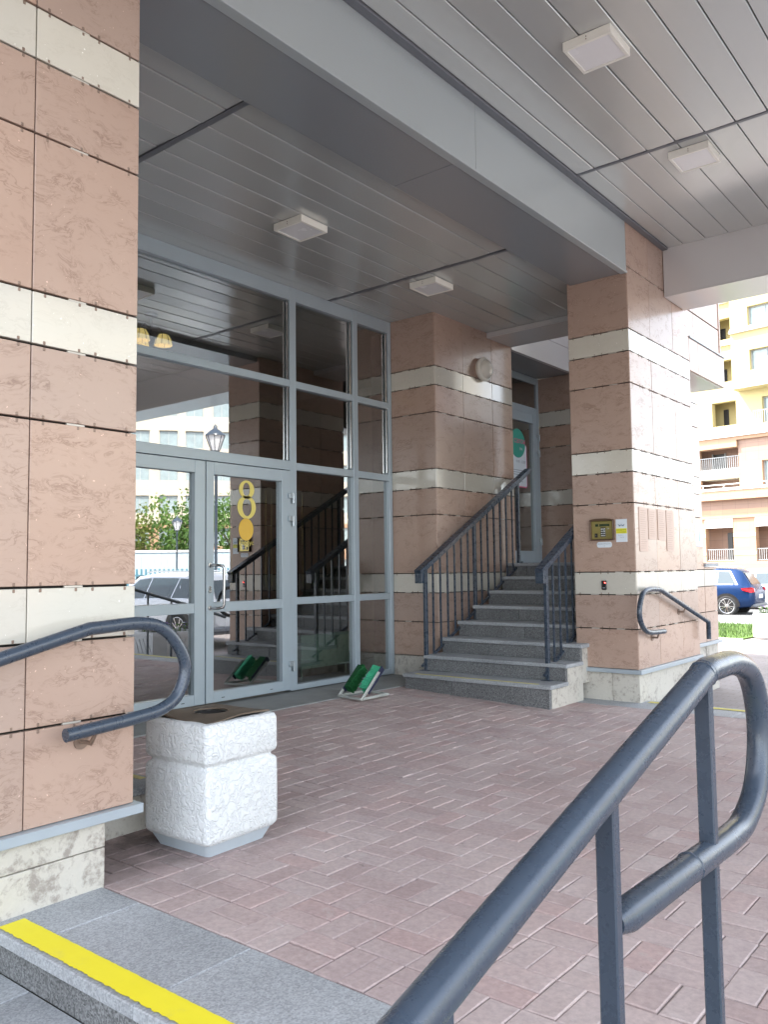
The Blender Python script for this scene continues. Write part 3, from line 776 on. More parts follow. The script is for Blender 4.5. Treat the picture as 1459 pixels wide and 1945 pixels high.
at0(e, sd).build('small_print', M['grey_ink'], S1)

t = thing('shop_room', 'dark interior behind the glazed shop door', 'room', (-6.4, 9.8, 1.2))
q = MB()
for b in ((-7.3, -7.2, 9.27, 10.34, 1.2, 3.9), (-7.2, -5.6, 9.25, 9.28, 1.2, 3.9), (-7.2, -5.6, 10.33, 10.36, 1.2, 3.9)): q.box(*b)
at0(q, (-6.4, 9.8, 1.2)).build('wall', M['interior_wall'], t)
q = MB(); q.box(-7.2, -5.6, 9.28, 10.33, 1.18, 1.245); q.box(-7.2, -5.6, 9.28, 10.33, 3.84, 3.9); at0(q, (-6.4, 9.8, 1.2)).build('floor', M['interior_floor'], t)
# ------------------------------------------------------------------ stairs
def staircase(mirror, label):
    my = (lambda y: 8.86-y) if mirror else (lambda y: y)
    loc = (-4.15, my(6.4), 0)
    t = thing('staircase', label, 'stairs', loc, 0, 'granite stairs at both ends of the glass front')
    tr, rs, ck, yl = MB(), MB(), MB(), MB()
    YF, RUN, RI, N = 6.384, .3, .15, 8
    for n in range(N):
        y0 = YF+RUN*n; z = .20+RI*n; y1 = y0+RUN+.02 if n < N-1 else 10.31
        xl, xr = -4.90, (-3.385 if y0 < 7.05 else -3.50)
        if n == 0: xl = -4.93
        if n == N-1: xl = -5.53
        xm = [xl, xl+.78, xr] if n % 2 else [xl, xl+.55, xr]
        def bx(m_, x0, x1, ya, yb, z0, z1, b=.003):
            a_, b_ = sorted((my(ya), my(yb))); m_.box(x0, x1, a_, b_, z0, z1, 0, b)
        bx(tr, xl-.01, xr+.02, y0-.015, y1, z-.035, z, .005)
        zb = -.05 if n == 0 else z-RI
        for a, b in zip(xm[:-1], xm[1:]): bx(rs, a+.002, b-.002, y0, y0+.04, zb, z-.036)
        if n < N-1: bx(ck, xl, xr, y0+.041, y1+.02 if n < N-2 else y1, zb if n == 0 else z-RI-.2, z-.036, .0)
        else: bx(ck, -4.9, -3.50, y0+.041, 10.31, .6, z-.036, 0); bx(ck, -5.53, -4.9, 9.29, 10.31, .0, z-.036, 0)
        if n == 0: bx(yl, xl+.12, xr-.12, y0+.01, y0+.045, z, z+.003, 0)
    a0 = lambda m_: at0(m_, loc)
    a0(tr).build('tread', M['granite_tread'], t); a0(rs).build('riser', M['granite'], t); a0(ck).build('stair_side', M['plinth_stone'], t); a0(yl).build('yellow_strip', M['old_yellow'], t)
    return t
staircase(False, 'grey granite stairs rising to the shop door beside the intercom pillar')
staircase(True, 'stairs hidden behind the left pillar with worn yellow strip on the lowest step')
def stair_rail(x, mirror, label, full=True):
    my = (lambda y: 8.86-y) if mirror else (lambda y: y)
    loc = (x, my(6.7), .2)
    t = thing('stair_railing', label, 'railing', loc, 0, 'black metal railings of the granite stairs')
    P_ = lambda y, z: (x, my(y), z)
    sl = .535
    q = MB(); z_at = lambda y: 1.175+(y-6.6)*sl
    yend = 8.82
    q.bar(P_(6.57, z_at(6.57)), P_(yend, z_at(yend)), .085, .05, b=.004)
    q.bar(P_(6.60, z_at(6.60)+.012), P_(6.60, z_at(6.60)-.12), .086, .052, up=(0,1,0), b=.004)
    at0(q, loc).build('handrail', M['black_paint'], t)
    q = MB(); q.bar(P_(6.62, .245), P_(8.62, .245+2.0*.51), .03, .016); at0(q, loc).build('bottom_rail', M['black_paint'], t)
    posts = [(6.69, .2), (7.60, .65), (8.55, 1.1)]
    for y, zb in posts:
        q = MB(); q.bar(P_(y, zb), P_(y, z_at(y)-.02), .036, .036, up=(0,1,0), b=.003)
        q.box(x-.05, x+.05, my(y)-.05, my(y)+.05, zb, zb+.006, 0, .002)
        at0(q, loc).build('post', M['black_paint'], t)
    k = 0
    for a, b in ((6.69, 7.60), (7.60, 8.55)):
        for i in range(1, 7):
            y = a+(b-a)*i/7; zb = .245+(y-6.62)*.51
            q = MB(); q.bar(P_(y, zb), P_(y, z_at(y)-.02), .016, .016, up=(0,1,0)); at0(q, loc).build('baluster', M['black_paint'], t)
    return t
stair_rail(-4.89, False, 'black metal stair railing on the left side of the granite stairs')
stair_rail(-3.558, False, 'black metal stair railing disappearing behind the intercom pillar')
stair_rail(-4.89, True, 'black railing of the hidden stairs beside the glass front')
stair_rail(-3.558, True, 'black railing of the hidden stairs directly behind the left pillar')

# ------------------------------------------------------------------ pipe handrails
def arc(pts, n=7):
    # Catmull-Rom through points
    P_ = [Vector(p) for p in pts]; P_ = [P_[0]*2-P_[1]]+P_+[P_[-1]*2-P_[-2]]; out = []
    for i in range(1, len(P_)-2):
        for k in range(n):
            t = k/n; a, b, c, d = P_[i-1], P_[i], P_[i+1], P_[i+2]
            out.append(.5*((2*b)+(c-a)*t+(2*a-5*b+4*c-d)*t*t+(3*b-a-3*c+d)*t**3))
    out.append(P_[-2]); return out
def build_free_rail(x, fy, label):
    loc = (x, fy(1.6), 0)
    t = thing('handrail', label, 'handrail', loc, 0, 'free standing looped pipe handrails at the step edges')
    Q = lambda y, z: (x, fy(y), z)
    q = MB()
    q.tube([Q(-.35, .44), Q(.25, .622), Q(1.612, .996)], .025, 24)
    at0(q, loc).build('pipe', M['black_paint'], t); q = MB()
    q.tube([Q(1.60, .995)]+arc([Q(1.635, 1.001), Q(1.80, .998), Q(1.915, .955), Q(1.962, .845), Q(1.925, .73), Q(1.82, .672), Q(1.70, .664)], 6)+[Q(1.22, .679), Q(1.178, .68)], [.025]*39+[.0165], 24)
    at0(q, loc).build('end_loop', M['black_paint'], t)
    for (yy, zz), (dy, dz) in (((1.612, .996), (.96, .2)), ((1.50, .671), (1, -.02))):
        pts = []
        dirv = Vector((0, dy, dz)).normalized(); ux = Vector((1,0,0)); uy = dirv.cross(ux)
        for k in range(25):
            a = 2*math.pi*k/24; p = Vector((0, yy, zz))+(ux*math.cos(a)+uy*math.sin(a))*(.0242+random.uniform(-.0004, .0006))
            pts.append((x, 0, 0) if False else (x+p.x, fy(p.y), p.z))
        q = MB(); q.tube(pts, .0022, 6, caps=False); at0(q, loc).build('weld_bead', M['black_paint'], t)
    for y, z0, z1 in ((1.165, -.15, .862), (1.605, 0, .985), (.735, -.3, .745), (.12, -.3, .575)):
        q = MB(); q.box(x-.015, x+.015, fy(y)-.011, fy(y)+.011, z0, z1, 0, .0025); at0(q, loc).build('post', M['black_paint'], t)
    return t
build_free_rail(-.53, lambda y: y, 'large black pipe handrail with a loop end in the right foreground')
build_free_rail(-.53, lambda y: 8.72-y, 'black pipe handrail beside the far steps seen reflected in the doors')
loc = (-2.9, 1.0, .9); t = thing('handrail', 'black pipe handrail curling round the corner of the left pillar', 'handrail', loc, 0, 'looped pipe handrails fixed to the pillars')
q = MB(); A = lambda y, z: (-2.80, y, z)
q.tube([A(-.2, .52), A(1.0, .815), A(1.66, .978)]+arc([A(1.72, .992), A(1.95, .999), A(2.07, .955), A(2.155, .83), A(2.125, .71), A(2.04, .655), A(1.90, .636)], 6)+[A(1.63, .617)], .025, 20)
at0(q, loc).build('pipe', M['black_paint'], t)
for y, z in ((1.25, .876), (.1, .594), (1.75, .626)):
    q = MB(); q.tube([(-2.898, y, z-.06), (-2.83, y, z-.06), (-2.80, y, z-.02)], .008, 8); q.lathe([(.03, 0), (.03, .006)], (-2.9, y, z-.06), 16, 'x'); at0(q, loc).build('bracket', M['clip_metal'], t)
loc = (-2.9, 7.8, .9); t = thing('handrail', 'black pipe handrail with loop and bent end on the intercom pillar', 'handrail', loc, 0, 'looped pipe handrails fixed to the pillars')
q = MB(); A = lambda y, z: (-2.83, y, z)
q.tube([A(8.81, .44), A(8.815, .617), A(7.52, .978)]+arc([A(7.46, .988), A(7.25, .992), A(7.09, .955), A(7.005, .82), A(7.03, .71), A(7.13, .635), A(7.25, .61)], 6)+[A(7.575, .601)], .023, 20)
at0(q, loc).build('pipe', M['black_paint'], t)
for y, z in ((8.15, .80), (7.45, .60)):
    q = MB(); q.tube([(-2.898, y, z-.05), (-2.85, y, z-.05), (-2.83, y, z)], .008, 8); q.lathe([(.03, 0), (.03, .006)], (-2.9, y, z-.05), 16, 'x'); at0(q, loc).build('bracket', M['clip_metal'], t)

# ------------------------------------------------------------------ lights on the ceilings and wall
def ceil_light(x, y, z, rz, label):
    t = thing('ceiling_light', label, 'ceiling light', (x, y, z), rz, 'square white surface ceiling lights')
    q = MB(); s = .15
    for a in ((-s, s, -s, -s+.022), (-s, s, s-.022, s), (-s, -s+.022, -s+.022, s-.022), (s-.022, s, -s+.022, s-.022)): q.box(*a, -.055, 0, 0, .002)
    q.build('frame', M['lamp_white'], t)
    q = MB(); q.box(-s+.022, s-.022, -s+.022, s-.022, -.051, -.01, 0, .001); q.build('diffuser', M['lamp_diffuser'], t)
    q = MB()
    for a in (-1, 1): q.lathe([(.004, 0), (.003, .003)], (0, -s-.003, -.03+a*.008), 8, 'y')
    q.build('screw', M['clip_metal'], t)
    return t
L0 = ceil_light(-2.0, 4.57, 4.338, .02, 'largest square ceiling light near the top right corner')
L1 = copy_tree(L0, None, 'square ceiling light above the open paving beyond the outer cross strip'); L1.location = (-1.995, 6.30, 4.338)
L2 = copy_tree(L0, None, 'square ceiling light on the darker ceiling in front of the glass doors'); L2.location = (-4.505, 4.57, 3.914)
L3 = copy_tree(L0, None, 'square ceiling light on the darker ceiling nearest the stairs'); L3.location = (-4.514, 6.35, 3.914)
L4 = copy_tree(L0, None, 'ceiling light over the hidden stairs seen only reflected in the glass'); L4.location = (-4.51, 2.79, 3.914)
t = thing('wall_lamp', 'round bulkhead lamp with white ring on the stone pier', 'lamp', (-5.01, 8.0, 3.457))
q = MB(); q.lathe([(.12, 0), (.135, .02), (.14, .05), (.128, .065), (.108, .068)], (0, 0, 0), 32, 'x'); q.build('ring', M['lamp_white'], t)
q = MB(); q.lathe([(.11, .06), (.105, .085), (.085, .11), (.05, .128), (.0, .134)], (0, 0, 0), 32, 'x'); 
def lampglass():
    m = NM('prism_glass'); m.set('Base Color', (.82, .80, .72, 1)); m.set('Roughness', .15); m.set('Metallic', .05)
    v, _ = m.pos(); w = m.node('TexWave', i_Vector=v, i_Scale=30.0); m.set('Normal', m.bump(w.outputs[1], .4, .004)); MAT['prism_glass'] = m.mat
lampglass(); q.build('glass_dome', M['prism_glass'], t)

# ------------------------------------------------------------------ intercom, notices, card reader, plaques
F = 7.13
t = thing('intercom', 'brass door intercom panel with keypad in a dark hooded frame', 'intercom', (-3.2, F, 1.52))
fx = lambda a, b, d: (a, F-d, b)
q = MB()
for b in ((-3.312, -3.302, 1.445, 1.615), (-3.098, -3.088, 1.445, 1.615), (-3.312, -3.088, 1.437, 1.446)): q.box(b[0], b[1], F-.035, F, b[2], b[3], 0, .002)
q.prism([(-3.312, 1.612), (-3.088, 1.612), (-3.10, 1.625), (-3.15, 1.632), (-3.25, 1.632), (-3.30, 1.625)], fx, 0, .05)
at0(q, (-3.2, F, 1.52)).build('hood', M['wood_dark'], t)
q = MB(); q.box(-3.301, -3.099, F-.018, F, 1.447, 1.611, 0, .002); at0(q, (-3.2, F, 1.52)).build('face_plate', M['brass'], t)
q = MB(); q.box(-3.225, -3.128, F-.0195, F-.018, 1.562, 1.584); q.box(-3.265, -3.235, F-.0195, F-.018, 1.562, 1.584); at0(q, (-3.2, F, 1.52)).build('display', M['green_screen'], t)
q = MB(); q.box(-3.215, -3.165, F-.0192, F-.018, 1.467, 1.553); q.box(-3.272, -3.243, F-.0192, F-.018, 1.463, 1.50); o = at0(q, (-3.2, F, 1.52)).build('keypad', M['dark_plastic'], t)
q = MB()
for i in range(3):
    for j in range(4): q.box(-3.211+i*.0155, -3.200+i*.0155, F-.024, F-.0192, 1.472+j*.020, 1.484+j*.020, 0, .001)
q.lathe([(.005, 0), (.004, -.004)], (-3.257, F-.0192, 1.482), 12, 'y'); q.box(-3.152, -3.135, F-.022, F-.018, 1.535, 1.545, 0, .001)
at0(q, (-3.2, F, 1.52)).build('key', M['steel'], o)
t = thing('notice', 'upright white notice with blue emblem and yellow block beside the intercom', 'notice', (-3.02, F, 1.52))
q = MB(); q.box(-3.074, -2.970, F-.004, F, 1.416, 1.621); at0(q, (-3.02, F, 1.52)).build('paper', M['paper_white'], t)
q = MB(); q.box(-3.072, -2.972, F-.0046, F-.004, 1.492, 1.538); o = at0(q, (-3.02, F, 1.52)).build('yellow_block', M['paper_yellow'], t)
q = MB()
c0 = circle(-3.022, 1.568, .008, .009, 16); c1 = circle(-3.022, 1.568, .005, .006, 16)
q.add([fx(a, b, .0046) for a, b in c0]+[fx(a, b, .0046) for a, b in c1], [(k, 16+k, 16+(k+1)%16, (k+1)%16) for k in range(16)])
for sgn in (-1, 1):
    for k in range(3):
        a = [(-3.022+sgn*(.009), 1.562-.002*k), (-3.022+sgn*(.034-.006*k), 1.580-.007*k), (-3.022+sgn*(.020), 1.562-.003*k)]
        q.add([fx(x, z, .0047+.0001*k) for x, z in a], [(0, 1, 2), (2, 1, 0)])
at0(q, (-3.02, F, 1.52)).build('emblem', M['blue_ink'], t)
def rows(par, loc, spec):
    for tx, h_, x, z, m, dd in spec:
        e = text_mb(tx, h_, lambda a, b, d, x=x, z=z, dd=dd: fx(x+a, z+b, d+dd)); at0(e, loc).build('lettering', M[m], par)
rows(t, (-3.02, F, 1.52), [('АВТОМАТИКА', .010, -3.022, 1.519, 'dark_plastic', .0046), ('ВОДОСНАБЖЕНИЯ', .008, -3.022, 1.501, 'dark_plastic', .0046), ('ДОМОФОН +7', .007, -3.028, 1.474, 'grey_ink', .0042), ('10-41-82', .008, -3.02, 1.454, 'grey_ink', .0042)])
t = thing('notice', 'small rounded white sticker below the intercom', 'notice', (-3.19, F, 1.40))
def rrect(x0, x1, z0, z1, r, n=5):
    out = []
    for cx, cz, a0 in ((x1-r, z1-r, 0), (x0+r, z1-r, 90), (x0+r, z0+r, 180), (x1-r, z0+r, 270)):
        for k in range(n+1): a = R(a0+90*k/n); out.append((cx+r*math.cos(a), cz+r*math.sin(a)))
    return out
q = MB(); q.prism(rrect(-3.260, -3.118, 1.370, 1.422, .02), fx, 0, .003); at0(q, (-3.19, F, 1.40)).build('paper', M['paper_white'], t)
rows(t, (-3.19, F, 1.40), [('ВЫЗОВ КОНСЬЕРЖА', .009, -3.19, 1.399, 'grey_ink', .0032), ('1 Ц', .009, -3.19, 1.380, 'grey_ink', .0032)])
t = thing('card_reader', 'small black card reader with red light on the cream stone band', 'card reader', (-3.2, F, 1.03))
q = MB(); q.box(-.022, .022, -.018, 0, -.042, .042, 0, .004); q.build('housing', M['dark_plastic'], t)
q = MB(); q.lathe([(.005, 0), (.004, -.002)], (.012, -.018, .022), 12, 'y'); q.build('indicator', M['red_led'], t)
q = MB(); q.box(-.010, .010, -.0186, -.018, -.026, -.022); q.build('lettering', M['paper_white'], t)
for k, (y0, y1, z0, z1) in enumerate(((7.227, 7.422, 1.33, 1.731), (7.447, 7.632, 1.442, 1.726), (7.677, 7.879, 1.441, 1.731), (7.899, 8.092, 1.338, 1.732))):
    lab = ('tall', 'short', 'short', 'tall')[k]
    pos = ('nearest the pillar corner', 'second from the pillar corner', 'third from the pillar corner', 'farthest from the pillar corner')[k]
    t = thing('address_plaque', '%s stone coloured plaque of small lines, %s' % (lab, pos), 'plaque', (-2.9, (y0+y1)/2, (z0+z1)/2), 0, 'stone coloured plaques in a row on the pillar side')
    q = MB(); q.prism(rrect(y0, y1, z0, z1, .012), lambda a, b, d: (-2.9+d, a, b), 0, .005); at0(q, t.location).build('plate', M['plaque'], t)
    q = MB(); z = z1-.03
    while z > z0+.02:
        q.box(-2.8952, -2.8945, y0+.025, y1-.03-random.uniform(0, .05), z-.004, z+.002); z -= .02
    at0(q, t.location).build('engraved_line', M['plaque_ink'], t)
t = thing('number_plate', 'tiny white plate with the number 1 on the pier beyond the porch', 'sign', (-3.29, 10.0, 1.55))
q = MB(); q.box(0, .01, -.11, .11, -.13, .13, 0, .003); q.build('plate', M['paper_white'], t)
e = text_mb('1', .15, lambda a, b, d: (.0105, a, b-.07)); e.build('lettering', M['blue_ink'], t)

# ------------------------------------------------------------------ litter bin
bl = (-3.005, 2.465, 0)
t = thing('litter_bin', 'square white textured concrete litter bin with a rusty plate on top', 'litter bin', bl, R(2))
def squircle(hx, hy, c, z, n=4):
    out = []
    for sx, sy, a0 in ((1,1,0), (-1,1,90), (-1,-1,180), (1,-1,270)):
        for k in range(n+1):
            a = R(a0+90*k/n); out.append((sx*(hx-c)+c*math.cos(a), sy*(hy-c)+c*math.sin(a), z))
    return out
def loft(q, secs, mat=0, smooth=False, caps=(True, True)):
    n = len(secs[0]); vs = [v for s_ in secs for v in s_]
    q.add(vs, [(i*n+j, i*n+(j+1)%n, (i+1)*n+(j+1)%n, (i+1)*n+j) for i in range(len(secs)-1) for j in range(n)], mat, smooth)
    if caps[0]: q.add(secs[0], [tuple(reversed(range(n)))], mat)
    if caps[1]: q.add(secs[-1], [tuple(range(n))], mat)
H_ = .213
q = MB(); loft(q, [squircle(.165, .165, .02, 0), squircle(.170, .170, .02, .012), squircle(.195, .195, .025, .06)]); q.build('base', M['bin_base'], t)
q = MB()
prof = [(.200, .058), (.211, .072), (.213, .09), (.2135, .20), (.213, .345), (.209, .358), (.196, .367), (.193, .375), (.196, .383), (.209, .392), (.213, .405), (.213, .47), (.212, .535), (.206, .551), (.195, .556)]
secs = []
for k in range(len(prof)-1):
    (a, z), (b, w) = prof[k], prof[k+1]; m_ = 1
    for i in range(m_): f_ = i/m_; secs.append(squircle(a+(b-a)*f_, a+(b-a)*f_, .028, z+(w-z)*f_))
secs.append(squircle(.195, .195, .028, .556)); secs.append(squircle(.15, .15, .02, .556)); secs.append(squircle(.13, .13, .02, .08))
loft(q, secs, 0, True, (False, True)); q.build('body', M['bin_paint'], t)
# plate with a round hole, slightly buckled
q = MB(); n = 48; inn = []; out = []
for k in range(n):
    a = 2*math.pi*k/n; c_, s_ = math.cos(a), math.sin(a); m_ = .185/max(abs(c_), abs(s_))
    zz = .564+.006*math.sin(2*a+.5)+.004*math.cos(3*a)
    inn.append((.078*c_-.01, .078*s_, .570)); out.append((m_*c_*random.uniform(.985, 1.01)-.01, m_*s_*random.uniform(.985, 1.01), zz))
vs = inn+out+[(x, y, z-.006) for x, y, z in inn]+[(x, y, z-.006) for x, y, z in out]
fs_ = []
for k in range(n):
    l = (k+1)%n
    fs_ += [(k, n+k, n+l, l), (2*n+k, 2*n+l, 3*n+l, 3*n+k), (n+k, 3*n+k, 3*n+l, n+l), (k, l, 2*n+l, 2*n+k)]
q.add(vs, fs_); q.build('lid_plate', M['rusty_plate'], t)
q = MB(); q.lathe([(.076, .56), (.079, .10), (.0, .10)], (-.01, 0, 0), 24, caps=False); q.build('liner', M['gap_dark'], t)

# ------------------------------------------------------------------ boot brush
t = thing('boot_brush', 'pale metal boot scraper frame holding two green bristle brushes on the paving', 'boot brush', (-5.21, 6.05, .003)); scale_about_cam(t); t.location.z = .0685
q = MB(); ang = R(13)
Rm = Matrix.Rotation(-ang, 4, 'Z')
fpts = {'a': (-.165, -.12), 'b': (.165, -.17), 'c': (.15, .24), 'd': (-.165, .25)}
for u, w in (('a','b'), ('b','c'), ('c','d'), ('d','a')):
    q.bar((*fpts[u], .012), (*fpts[w], .012), .035, .010, b=.002)
    q.bar((*fpts[u], .012), (*fpts[w], .012), .006, .024, b=.001)
q.build('base_frame', M['pale_paint'], t)
for k, (x, y) in enumerate((fpts['a'], fpts['b'])):
    q = MB(); q.bar((x, y+.01, .015), (x, y+.255, .235), .034, .006, up=(0,-1,.9), b=.001); q.bar((x, y+.01, .015), (x, y+.255, .235), .006, .03, up=(0,-1,.9), b=.001)
    q.build('side_bar', M['pale_paint'], t)
def brush(x0, lean, m, dx, lab):
    # bristle block running up the slope between the side bars
    base = Vector((x0, -.045, .075)); d = Vector((0, .245, .215)).normalized(); nrm = Vector((0, -.66, .75)).normalized(); side_ = Vector((dx, 0, 0)).normalized()
    q = MB(); q.bar(base-d*.02, base+d*.29, .014, .06, up=nrm, b=.004); o = q.build('brush_back', M['brush_back'], t); o['label'] = lab+' backing'
    br = MB(); sg_ = 1 if dx > 0 else -1
    for i in range(30):
        for j in range(8):
            p = base+d*(i*.0093+.002)+nrm*((j-3.5)*.0075)
            tip = p+Vector((sg_*.085, 0, 0))+nrm*((j-3.5)*.007+random.uniform(-.005, .005))+d*random.uniform(-.008, .008)
            br.tube([p, tip], [.0040, .0048], 4, smooth=False)
    br.build('bristles', M[m], o)
brush(-.145, 0, 'green_bristle_dark', 1, 'dark green brush')
brush(.145, 0, 'green_bristle_light', -1, 'light green brush')

# ------------------------------------------------------------------ vehicles
def car(name, label, paint, loc, rz, zs=1.0, group=None):
    t = thing(name, label, 'car', loc, rz, group)
    ST = [(0.00,.52,.86,.90,.72,.60), (0.05,.40,.95,1.0,.86,.70), (0.14,.34,1.02,1.12,.915,.68), (0.42,.30,1.07,1.56,.945,.60), (.62,.27,1.08,1.635,.95,.60), (1.3,.25,1.07,1.675,.95,.61), (2.2,.25,1.05,1.68,.95,.62), (2.75,.25,1.03,1.62,.95,.61),
          (3.15,.25,1.01,1.38,.95,.64), (3.48,.25,1.0,1.10,.94,.70), (4.1,.27,.96,1.0,.92,.68), (4.5,.32,.86,.88,.86,.6), (4.66,.38,.74,.76,.74,.55), (4.70,.44,.64,.66,.66,.5)]
    def sec(x):
        for a, b in zip(ST[:-1], ST[1:]):
            if a[0] <= x <= b[0]:
                f_ = (x-a[0])/(b[0]-a[0]); return [a[k]+(b[k]-a[k])*f_ for k in range(6)]
        return list(ST[-1])
    def half(s_):
        x, zb, zk, zt, w, rw = s_; zm = (zb+zk)/2
        return [(w*.86, zb), (w*.97, zb+.06), (w, zm-.05), (w*.985, zm+.12), (w*.975, zk-.03), (w*.955, zk), (rw+.03, zt-.07), (rw-.02, zt-.025), (rw*.6, zt)]
    q = MB(); secs = []
    xs = sorted(set([s_[0] for s_ in ST]+[i*.18 for i in range(27)]))
    for x in xs:
        h_ = half(sec(x)); h_ = [(a, b*zs) for a, b in h_]
        secs.append([(x, y, z) for y, z in h_]+[(x, -y, z) for y, z in reversed(h_)])
    loft(q, secs, 0, True); q.build('body', paint, t)
    def win(sgn, xa, xb, t0, t1, sl0, sl1, off, nm, m, ztop=None):
        q = MB(); pts = []
        def pt(x, tt):
            s_ = sec(x); hh = half(s_); a, b = hh[5], hh[6]
            return (x, sgn*(a[0]+(b[0]-a[0])*tt+off), (a[1]+(b[1]-a[1])*tt)*zs+.0)
        n = 8; low = [pt(xa+(xb-xa)*i/n, t0) for i in range(n+1)]; top = [pt(xa+sl0+(xb-sl1-xa-sl0)*i/n, t1) for i in range(n+1)]
        vs = low+top; n1 = n+1
        fs_ = [(i, i+1, n1+i+1, n1+i) for i in range(n)]
        if sgn > 0: fs_ = [tuple(reversed(f_)) for f_ in fs_]
        q.add(vs, fs_, 0, True); return q.build(nm, m, t)
    for sgn in (-1, 1):
        win(sgn, .50, 3.22, .03, .97, .28, .55, .004, 'window_trim', M['chrome'])
        for xa, xb, s0, s1 in ((.58, 1.18, .24, .0), (1.22, 2.12, .0, .0), (2.17, 3.12, .0, .50)): win(sgn, xa, xb, .08, .91, s0, s1, .008, 'side_window', M['car_glass'])
    q = MB()
    for x0, z0, x1, z1, w0, w1 in ((.125, 1.10, .375, 1.50, .62, .52),): q.add([(x0-.004, -w0, z0*zs), (x0-.004, w0, z0*zs), (x1-.006, w1, z1*zs), (x1-.006, -w1, z1*zs)], [(0,3,2,1)])
    q.build('rear_window', M['car_glass'], t)
    q = MB(); q.add([(3.44, -.62, 1.13*zs), (3.44, .62, 1.13*zs), (2.83, .56, 1.60*zs), (2.83, -.56, 1.60*zs)], [(0,1,2,3)]); q.v = [(a+.012, b, c+.012) for a, b, c in q.v]; q.build('windscreen', M['car_glass'], t)
    for sgn in (-1, 1):
        q = MB(); q.prism([(-.01, .84), (.08, .82), (.36, .90), (.40, .97), (.10, 1.0), (.0, .96)], lambda a, b, d, s=sgn: (a, s*(.86+d+min(.085, a*.6)), b*zs), -.1, .012); q.build('tail_light', M['tail_red'], t)
        q = MB(); q.prism([(4.28, .72), (4.62, .68), (4.60, .80), (4.2, .86)], lambda a, b, d, s=sgn: (a, s*(.80+d-(a-4.2)*.25), b*zs), 0, .12); q.build('headlight', M['chrome'], t)
        q = MB(); q.tube([(.6, sgn*.56, 1.66*zs), (.75, sgn*.56, 1.70*zs), (2.3, sgn*.57, 1.72*zs), (2.5, sgn*.57, 1.68*zs)], .016, 8); q.build('roof_rail', M['chrome'], t)
        q = MB(); q.box(2.95, 3.12, sgn*.97-.02, sgn*.97+.14*(1 if sgn > 0 else 0)-(.14 if sgn < 0 else 0)+.02, 1.02*zs, 1.16*zs, 0, .03); q.build('wing_mirror', paint, t)
    q = MB(); q.box(-.02, .0, -.26, .26, .62*zs, .76*zs, 0, .004); q.build('licence_plate', M['paper_white'], t)
    q = MB(); q.box(-.03, .35, -.80, .80, .33, .44, 0, .03); q.build('rear_bumper', M['trim_grey'], t)
    for x in (.88, 3.72):
        for sgn in (-1, 1):
            q = MB(); arcp = [(x+.43*math.cos(R(a)), .37+.43*math.sin(R(a))) for a in range(-12, 193, 15)]
            q.prism(arcp, lambda a, b, d, s=sgn: (a, s*(.925+d), b), 0, .032); q.build('wheel_arch', M['dark_plastic'], t)
            w = MB(); w.lathe([(.20, .0), (.255, -.005), (.345, -.0), (.365, .03), (.365, .19), (.34, .225), (.26, .235), (.245, .215)], (x, .0, .365), 32, 'y'); 
            w.v = [(a, sgn*(.735+b), c) for a, b, c in w.v]; wo = w.build('wheel', M['tyre'], t)
            rm = MB(); rm.lathe([(.25, .225), (.262, .232), (.245, .236), (.235, .21)], (x, 0, .365), 32, 'y', caps=False); rm.lathe([(.06, .20), (.06, .222), (.03, .226), (.0, .226)], (x, 0, .365), 16, 'y')
            for k in range(10):
                a = 2*math.pi*k/10+(.10 if k % 2 else -.10)
                rm.bar((x+.04*math.cos(a), .215, .365+.04*math.sin(a)), (x+.25*math.cos(a), .222, .365+.25*math.sin(a)), .022, .02, up=(0,1,0))
            rm.v = [(a, sgn*(.735+b), c) for a, b, c in rm.v]; rm.build('rim', M['chrome'], wo)
    return t
car('parked_car', 'dark blue estate style car parked beyond the planter with red tail light', M['car_blue'], (-8.04, 30.63, -.57), R(182))
car('parked_car', 'white car partly hidden behind the blue car at the right edge', M['car_white'], (-6.9, 34.6, -.57), R(181), .93)
car('parked_car', 'white car parked side on in the yard, seen reflected in the doors', M['car_white'], (1.1, 10.95, GZ), R(2), .88)

